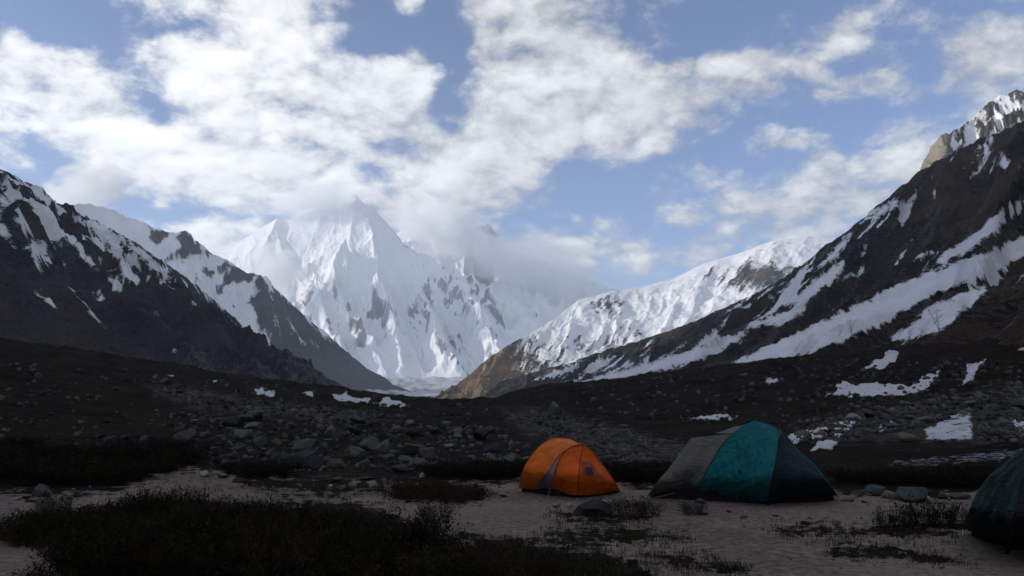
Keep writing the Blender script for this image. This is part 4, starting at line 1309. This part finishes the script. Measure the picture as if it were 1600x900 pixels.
# the long dark rock by the wiry bush
_o = put_rock('boulder', 925, 806, 74, .42, S_DARK, 'long low blue-black rock with the white stone at its end', None, .2, 0.05, 0, k=2)
if _o: _o.scale = (0.42, 0.22, 0.19); _o.rotation_euler = (0, 0, 0.08)

scatter_rocks(125, MOUND, (9, 46), [S_GREY, S_GREEN, S_GREY, S_BLUE, S_TAN, S_GREEN, S_DARK], 'boulder', 'boulder among those heaped on the mound behind the camp', 'boulders heaped on the mound', (0.55, 1.25))
scatter_rocks(62, RIGHTBAND, (6, 24), [S_GREY, S_TAN, S_GREY, S_PALE, S_BLUE], 'boulder', 'boulder among those in the rubble band above the teal tent', 'boulders in the rubble band', (0.8, 1.1))
scatter_rocks(22, RIGHTLOW, (6, 18), [S_GREY, S_PALE, S_BLUE], 'boulder', 'boulder among those beside the wide snow patch', 'boulders beside the wide snow patch')
scatter_rocks(30, BANK, (5, 15), [S_GREY, S_TAN, S_PALE], 'boulder', 'boulder stuck in the earth bank behind the orange tent', 'boulders in the earth bank')
scatter_rocks(30, LEFTDARK, (8, 24), [S_DARK, S_GREY, S_DARK, S_GREEN], 'boulder', 'boulder among those on the shaded scrubby rise', 'boulders on the scrubby rise')


def rubble(name, n, polys, sizes, mt, label, base=ICO1, nvar=10, power=2.5):
    shapes = [rock_shape(base, 300 + i, 6, 0.75, 0.04) for i in range(nvar)]
    parts = []
    per = [int(n * wgt) for _, wgt in polys]
    for (poly, _), m in zip(polys, per):
        P = np.array(poly, float); lo, hi = P.min(0), P.max(0)
        Q = rng.uniform(lo, hi, size=(m * 4, 2))
        Q = Q[poly_sd(Q[:, 0], Q[:, 1], poly) > 0][:m]
        for px, py in Q:
            loc, nor = hit(px, py)
            if loc is None: continue
            r = math.hypot(loc[0], loc[1])
            if r > 420: continue
            w = (sizes[0] + (sizes[1] - sizes[0]) * rng.random() ** power) * r / F / 2
            V = shapes[int(rng.integers(nvar))] * w
            a = rng.uniform(0, 6.28); ca, sa = math.cos(a), math.sin(a)
            V = V @ np.array([[ca, sa, 0], [-sa, ca, 0], [0, 0, 1]])
            parts.append((V + loc + np.array([0, 0, w * 0.2]), base[1]))
    v, f = join_np(parts)
    o = link(bpy.data.objects.new(name, mesh_np(name, v, f, mt, False)))
    tag(o, label, 'rubble', None, 'stuff')


S_RUBBLE = simple_mat('rubble_stone', (0.035, 0.034, 0.032), 0.9, 0.05, 0.9, 0.55, 0.6, 6.0, 0.05, (0.12, 0.115, 0.106))
S_PEBBLE = simple_mat('pebble_stone', (0.10, 0.095, 0.09), 0.9, 0.05, 2.3, 0.6, 0.4, 20.0, 0.01, (0.26, 0.25, 0.24))
SLOPE = [(900, 606), (1100, 575), (1300, 555), (1600, 565), (1600, 602), (1440, 626), (1240, 668), (1000, 660), (860, 640)]
RISE = [(0, 560), (240, 585), (400, 600), (560, 618), (700, 628), (780, 640), (780, 660), (640, 650), (420, 640), (240, 610), (0, 620)]
rubble('rubble', 6400, [(SLOPE, .14), (RISE, .05), (MOUND, .24), (RIGHTBAND, .26), (SCREEB, .16), (BANK, .16), (RIGHTLOW, .06), (LEFTDARK, .03)], (1.6, 13.0), S_RUBBLE, 'loose broken rubble between the boulders around the camp', power=3.2)
CAMP = [(0, 780), (260, 745), (420, 752), (820, 755), (1340, 775), (1560, 790), (1600, 895), (980, 895), (700, 835), (600, 785), (330, 795), (30, 830), (0, 895)]
rubble('gravel', 950, [(CAMP, 1.0)], (1.5, 7.0), S_PEBBLE, 'scattered pebbles on the sandy camp flat', power=3.5)


# ------------------------------------------------------------------ shrubs and grass
def leaf_mat(name, a, b):
    m = simple_mat(name, a, 0.85, 0.05, 6.0, 0.3, second=b)
    return m


M_SCRUB = leaf_mat('scrub_leaf', (0.007, 0.008, 0.005), (0.030, 0.026, 0.014))
M_TWIG = simple_mat('twig_bark', (0.018, 0.014, 0.011), 0.9, 0.05)
M_DRYTWIG = simple_mat('dry_twig', (0.045, 0.035, 0.026), 0.9, 0.05)
M_BROWNLEAF = leaf_mat('brown_leaf', (0.020, 0.015, 0.009), (0.045, 0.034, 0.020))
M_GRASS = leaf_mat('dry_grass', (0.018, 0.019, 0.009), (0.055, 0.048, 0.026))


def shrub_meshes(seed, n_stem, n_leaf, rad, hgt, leaf=0.02, spread=0.9, twig_r=0.004, lm=None, tm=None, upright=0.5, top=0.0):
    g = np.random.default_rng(seed)
    stems = []; tips = []
    for i in range(n_stem):
        a = g.uniform(0, 6.28); q = math.sqrt(g.random()) * rad * 0.55
        b = np.array([q * math.cos(a), q * math.sin(a), -0.03])
        out = np.array([math.cos(a + g.normal() * .5), math.sin(a + g.normal() * .5), 0])
        L = hgt * g.uniform(0.55, 1.05 + top)
        k = spread * g.uniform(0.2, 1.0) * rad * (1 - upright)
        pts = [b + out * k * t ** 0.8 + np.array([0, 0, L * t * (1 - 0.25 * t * (1 - upright))]) + g.normal(size=3) * 0.015 * t for t in np.linspace(0, 1, 5)]
        stems.append(tube_np(pts, np.linspace(twig_r, twig_r * 0.35, 5), 3))
        tips += pts[1:]
        for _ in range(2):
            s0 = pts[int(g.integers(2, 4))]
            e = s0 + np.array([g.normal() * .3, g.normal() * .3, g.uniform(.3, 1)]) * hgt * 0.35
            stems.append(tube_np([s0, (s0 + e) / 2 + g.normal(size=3) * .006, e], np.linspace(twig_r * .6, twig_r * .25, 3), 3))
            tips += [e, (s0 + e) / 2]
    tips = np.array(tips)
    sv, sf = join_np(stems)
    sm = mesh_np('branches', sv, sf, tm)
    fm = None
    if n_leaf:
        c = tips[g.integers(len(tips), size=n_leaf)] + g.normal(size=(n_leaf, 3)) * np.array([.05, .05, .035]) * (rad / 0.5)
        c[:, 2] = np.maximum(c[:, 2], 0.0)
        d = g.normal(size=(n_leaf, 3)); d[:, 2] = np.abs(d[:, 2]) + 0.4; d /= np.linalg.norm(d, axis=1)[:, None]
        s = np.cross(d, g.normal(size=(n_leaf, 3))); s /= np.linalg.norm(s, axis=1)[:, None]
        L = (leaf * g.uniform(0.6, 1.6, n_leaf))[:, None]
        V = np.stack([c - s * L * .18, c + s * L * .18, c + d * L + s * L * .05, c + d * L - s * L * .05], 1).reshape(-1, 3)
        Fq = np.arange(n_leaf * 4).reshape(-1, 4)
        fm = mesh_np('foliage', V, Fq, lm)
    return sm, fm


def put_shrub(name, meshes, px, py, scale, label, group=None, zs=1.0, loc=None, cat='shrub'):
    if loc is None:
        loc, _ = hit(px, py)
    if loc is None: return
    r = tag(empty(name, loc, rng.uniform(0, 6.28)), label, cat, group)
    r.scale = (scale, scale, scale * zs)
    link(bpy.data.objects.new('branches', meshes[0]), r)
    if meshes[1] is not None:
        link(bpy.data.objects.new('foliage', meshes[1]), r)


DENSE = [shrub_meshes(500 + i, 90, 5200, 0.62, 0.42, 0.035, 1.1, 0.005, M_SCRUB, M_TWIG, 0.25) for i in range(4)]
BROWND = [shrub_meshes(510 + i, 80, 3000, 0.6, 0.40, 0.035, 1.1, 0.005, M_BROWNLEAF, M_DRYTWIG, 0.3, 0.25) for i in range(2)]
LOWB = [shrub_meshes(520 + i, 60, 2600, 0.6, 0.2, 0.03, 1.2, 0.004, M_BROWNLEAF, M_TWIG, 0.1) for i in range(2)]
WIRY = [shrub_meshes(540 + i, 130, 500, 0.32, 0.36, 0.03, 1.3, 0.0028, M_SCRUB, M_DRYTWIG, 0.35) for i in range(2)]
LEAFY = [shrub_meshes(560 + i, 46, 520, 0.34, 0.40, 0.04, 1.0, 0.005, M_SCRUB, M_TWIG, 0.5, 0.4) for i in range(2)]

THICKET = [(60, 842), (110, 846), (160, 842), (215, 846), (265, 842), (90, 828), (150, 822), (205, 816), (255, 812), (310, 818), (360, 822), (410, 826), (460, 828), (510, 826), (560, 830), (600, 842),
           (300, 850), (350, 858), (400, 862), (450, 864), (500, 866), (550, 870), (600, 874), (190, 884), (250, 888), (310, 892), (370, 896), (430, 898), (490, 900), (550, 902), (610, 905), (150, 896), (230, 866), (640, 890), (670, 905)]
for i, (px, py) in enumerate(THICKET):
    put_shrub('shrub', DENSE[i % 4] if i % 3 else BROWND[i % 2], px + rng.uniform(-8, 8), py + 4, rng.uniform(0.55, 0.95), ('low dark bush at the sandy edge of the thicket by the stone pile' if px < 280 and py < 850 else 'low dark bush on the ridge of the thicket facing the mound' if py < 845 else 'low dark bush deep in the dense thicket'), 'bushes of the dense thicket', rng.uniform(0.55, 1.35))
FRINGE = [(30, 834), (46, 848), (95, 800), (130, 806), (176, 800), (232, 796), (284, 796), (330, 800), (386, 806), (440, 812), (486, 812), (536, 812), (584, 818), (628, 834), (640, 858), (660, 876), (96, 868), (128, 880), (108, 898), (700, 880), (740, 892), (790, 886), (850, 894)]
for i, (px, py) in enumerate(FRINGE):
    put_shrub('shrub', WIRY[i % 2] if i % 3 else LOWB[i % 2], px + rng.uniform(-10, 10), py + 6, rng.uniform(0.5, 0.95), 'small twiggy plant on the fringe of the dense thicket' if i % 3 else 'low brown mat plant on the fringe of the dense thicket', 'plants fringing the thicket', rng.uniform(0.8, 1.2))
BEHIND = [(20, 745), (60, 752), (105, 745), (150, 755), (195, 748), (230, 738), (40, 725), (90, 722), (140, 726), (190, 722), (235, 712), (270, 725), (10, 705)]
for i, (px, py) in enumerate(BEHIND):
    put_shrub('shrub', DENSE[i % 4], px, py, rng.uniform(1.1, 1.7), ('dark bush on the upper part of the shaded rise above the stone pile' if py < 730 else 'dark bush at the foot of the shaded rise behind the stone pile'), 'bushes on the shaded rise', 0.8)
BETWEEN = [(700, 742), (735, 744), (770, 745), (800, 742), (985, 748), (1010, 750), (1035, 752), (960, 745), (1345, 752), (1380, 755), (1420, 752), (1470, 756), (1510, 757), (1545, 755), (420, 742), (385, 740)]
for i, (px, py) in enumerate(BETWEEN):
    put_shrub('shrub', DENSE[i % 4], px, py, rng.uniform(0.9, 1.3), ('dark bush at the foot of the mound, far from the tents' if px < 500 else 'dark bush at the foot of the mound beside the orange tent' if px < 850 else 'dark bush behind the gap between the orange and teal tents' if px < 1100 else 'dark bush behind the boulders near the green tent'), 'bushes along the edge of the flat', 0.7)
for px, py, sc in ((650, 776, 0.95), (690, 782, 1.0), (728, 778, 0.75)):
    put_shrub('shrub', LOWB[int(rng.integers(2))], px, py, sc, 'low brown matted bush on the sand before the mound', 'low brown bushes on the sand', 1.3)
put_shrub('shrub', WIRY[0], 985, 810, 1.0, 'dry wiry bush at the end of the long blue-black rock')
put_shrub('shrub', WIRY[1], 1012, 806, 0.7, 'smaller wiry bush beside the dry one near the teal tent')
put_shrub('shrub', WIRY[1], 1082, 804, 0.62, 'small wiry bush over a round stone before the teal tent')
put_shrub('shrub', WIRY[0], 682, 816, 0.85, 'sparse twiggy bush at the end of the dark thicket')
for px, py, sc in ((1386, 826, .55), (1416, 824, .62), (1444, 822, .75), (1472, 824, .72), (1498, 824, .6)):
    put_shrub('shrub', LEAFY[int(rng.integers(2))], px, py, sc, 'dark leafy bush between the teal and green tents', 'leafy bushes by the green tent')


def grass(n, polys, hgt, label, name='grass'):
    V = []
    for poly, wgt in polys:
        P = np.array(poly, float); lo, hi = P.min(0) - 20, P.max(0) + 14
        m = int(n * wgt)
        Q = rng.uniform(lo, hi, size=(m * 5, 2))
        Q = Q[poly_sd(Q[:, 0], Q[:, 1], poly) > -2 - 16 * rng.random(len(Q)) ** 2][:m]
        Q = Q[fbm(Q[:, 0] / 22, Q[:, 1] / 9, 3, 77) > -0.12]
        for px, py in Q:
            p = on_plane(px, max(py, 660))
            for _ in range(7):
                b = p + np.array([rng.normal() * .05, rng.normal() * .05, 0]); b[2] = -0.01
                L = hgt * rng.uniform(.4, 1.3); a = rng.uniform(0, 6.28); ln = rng.uniform(.1, .7)
                s = np.array([math.cos(a), math.sin(a), 0]) * 0.004
                e = b + np.array([math.cos(a + 1.3) * L * ln, math.sin(a + 1.3) * L * ln, L])
                md = (b + e) / 2 + np.array([0, 0, L * .12])
                V += [b - s, b + s, md + s * .7, md - s * .7, md - s * .7, md + s * .7, e + s * .15, e - s * .15]
    V = np.array(V)
    z = ground_h(V[:, 0], V[:, 1]); V[:, 2] += z
    o = link(bpy.data.objects.new(name, mesh_np(name, V, np.arange(len(V)).reshape(-1, 4), M_GRASS)))
    tag(o, label, 'grass', None, 'stuff')


grass(2600, [(MATS[0], .08), (MATS[1], .12), (MATS[2], .12), (MATS[3], .08), (MATS[4], .06), (MATS[5], .07), (MATS[6], .07),
             ([(640, 835), (740, 850), (880, 850), (960, 868), (1020, 895), (640, 895)], .30), ([(240, 760), (330, 752), (420, 764), (600, 772), (620, 790), (330, 792)], .10)], 0.06, 'short dark grass in mats over the sandy flat')


# ------------------------------------------------------------------ bare trees on the slope
def bare_tree(seed, h):
    g = np.random.default_rng(seed)
    tr = []; br = []
    for s in range(int(g.integers(2, 4))):
        a = g.uniform(0, 6.28); lean = g.uniform(.1, .35)
        pts = [np.array([math.cos(a) * lean * t ** 1.4, math.sin(a) * lean * t ** 1.4, t * g.uniform(.9, 1.0)]) * h for t in np.linspace(0, 1, 7)]
        pts[0] = np.array([0, 0, -0.1 * h])
        tr.append(tube_np(pts, np.linspace(.022, .005, 7) * h * .55, 5))
        for i in range(2, 7):
            for _ in range(4):
                d = np.array([g.normal(), g.normal(), abs(g.normal()) * .7 + .25]); d /= np.linalg.norm(d)
                L = h * g.uniform(.12, .32)
                p0 = pts[i]; p1 = p0 + d * L
                br.append(tube_np([p0, (p0 + p1) / 2 + np.array([0, 0, .03 * h]), p1], np.array([.006, .004, .002]) * h * .55, 3))
                for _ in range(4):
                    d2 = d + g.normal(size=3) * .6; d2 /= np.linalg.norm(d2)
                    q = p0 + (p1 - p0) * g.uniform(.4, 1)
                    br.append(tube_np([q, q + d2 * L * .5], np.array([.0035, .0015]) * h * .55, 3))
    return mesh_np('trunk', *join_np(tr), M_DRYTWIG), mesh_np('crown', *join_np(br), M_DRYTWIG)


TREES = [bare_tree(700 + i, 1.0) for i in range(4)]
SPOTS = [(1468, 520, 42, 'bare leafless tree standing alone on the snow tongue'), (1500, 505, 30, 'slim bare tree just above the lone one'), (1490, 530, 24, 'low bare tree just below the lone one'), (1330, 522, 26, 'bare shrubby tree at the edge of the big snow tongue'),
         (1312, 526, 20, 'smaller bare tree beside the one at the big snow tongue edge'), (1420, 540, 30, 'bare tree below the lower snow tongue'), (1438, 535, 24, 'thin bare tree between the snow tongues'),
         (1545, 590, 46, 'bare tree rising through the narrow snow strip'), (1566, 588, 40, 'crooked bare tree beside the narrow snow strip'), (1582, 560, 44, 'bare tree on the dark slope above the narrow snow strip'),
         (1530, 545, 34, 'bare tree above the curved snow patch'), (1455, 585, 26, 'bare bush at the upper end of the curved snow patch')]
for i, (px, py, hp, lab) in enumerate(SPOTS):
    loc, _ = hit(px, py)
    if loc is None: continue
    r = math.hypot(loc[0], loc[1])
    h = min(hp * 0.75 * r / F, 6.0)
    t = tag(empty('bare_tree', loc, rng.uniform(0, 6.28)), lab, 'tree', 'bare trees on the right slope'.replace(' right', ' dark'))
    t.scale = (h * 1.15, h * 1.15, h)
    link(bpy.data.objects.new('trunk', TREES[i % 4][0]), t); link(bpy.data.objects.new('crown', TREES[i % 4][1]), t)

# ------------------------------------------------------------------ haze
def box_mesh(name, lo, hi, mat):
    x0, y0, z0 = lo; x1, y1, z1 = hi
    V = [(x0, y0, z0), (x1, y0, z0), (x1, y1, z0), (x0, y1, z0), (x0, y0, z1), (x1, y0, z1), (x1, y1, z1), (x0, y1, z1)]
    Fc = [(0, 3, 2, 1), (4, 5, 6, 7), (0, 1, 5, 4), (1, 2, 6, 5), (2, 3, 7, 6), (3, 0, 4, 7)]
    return mesh_np(name, V, Fc, mat, False)


HAZE_DENSITY = 8e-5
hm = bpy.data.materials.new('haze_air'); hm.use_nodes = True
hw = NT(hm.node_tree); hw.n.clear()
pv = hw.new('ShaderNodeVolumePrincipled')
pv.inputs['Color'].default_value = (0.80, 0.90, 1.0, 1)
pv.inputs['Density'].default_value = HAZE_DENSITY
pv.inputs['Anisotropy'].default_value = 0.4
ho = hw.new('ShaderNodeOutputMaterial'); hw.l.new(pv.outputs[0], ho.inputs['Volume'])
hz = link(bpy.data.objects.new('haze', box_mesh('haze', (-12000, -12000, -60), (12000, 12000, 1900), hm)))
tag(hz, 'pale blue haze filling the valley air', 'haze', None, 'stuff')


# ------------------------------------------------------------------ clouds clinging to the summits
def cloud_mat(name, density, scale, seed, soft=0.55):
    m = bpy.data.materials.new(name); m.use_nodes = True
    w = NT(m.node_tree); w.n.clear()
    co = w.new('ShaderNodeTexCoord').outputs['Object']
    n = w.noise(w.vmath('ADD', co, (seed * 3.1, seed * 1.7, seed * 2.3)), scale, 5.0, 0.6)
    rad = w.vmath('LENGTH', co)
    body = w.math('ADD', w.math('SUBTRACT', 0.75, rad), w.math('MULTIPLY', w.math('SUBTRACT', n, 0.5), 2.3))
    body = w.math('MULTIPLY', w.ramp(body, 0.0, soft), w.ramp(rad, 0.98, 0.7))
    pv = w.new('ShaderNodeVolumePrincipled')
    pv.inputs['Color'].default_value = (1.0, 1.0, 1.0, 1)
    pv.inputs['Anisotropy'].default_value = 0.0
    w.l.new(w.math('MULTIPLY', body, density), pv.inputs['Density'])
    o = w.new('ShaderNodeOutputMaterial'); w.l.new(pv.outputs[0], o.inputs['Volume'])
    return m


def build_clouds():
    bm = bmesh.new(); bmesh.ops.create_icosphere(bm, subdivisions=3, radius=1.0)
    src = bpy.data.meshes.new('cloud'); bm.to_mesh(src); bm.free()
    specs = [
        (490, 312, 5900, 120, 36, 240, 14, .010, 2.2, 'white banner cloud streaming off the summit ridge of the great peak'),
        (428, 428, 5250, 66, 62, 260, 30, .014, 2.4, 'white puff of cloud below the shoulder of the great peak'),
        (690, 362, 6450, 125, 60, 320, -10, .011, 2.2, 'bright cloud lying against the far ridge beside the great peak'),
        (815, 412, 6400, 155, 80, 380, -14, .0085, 1.8, 'grey mist over the far rocky tower'),
        (930, 432, 6300, 140, 42, 340, -6, .003, 1.9, 'pale cloud bank above the end of the sunlit ridge'),
        (140, 296, 3000, 80, 50, 170, 18, .020, 2.4, 'white puff of cloud on the crest behind the dark left mountain'),
        (610, 430, 5400, 260, 120, 260, -15, .0009, 1.6, 'thin veil of mist across the face of the great peak'),
    ]
    for i, (px, py, r, rx, ry, dep, tilt, den, sc, lab) in enumerate(specs):
        me = src.copy(); me.name = 'cloud'
        me.materials.append(cloud_mat('cloud_vapour', den, sc, i + 1, 0.55 if den > 0.005 else 0.9))
        o = link(bpy.data.objects.new('cloud', me))
        p = at(px, py, r)
        k = r / F
        az = math.atan2(p[0], p[1])
        o.matrix_world = Matrix.Translation(Vector(p)) @ Matrix.Rotation(-az, 4, 'Z') @ Matrix.Rotation(R(-tilt), 4, 'Y') @ Matrix.Diagonal((rx * k, dep, ry * k, 1))
        tag(o, lab, 'cloud', None, 'stuff')


build_clouds()
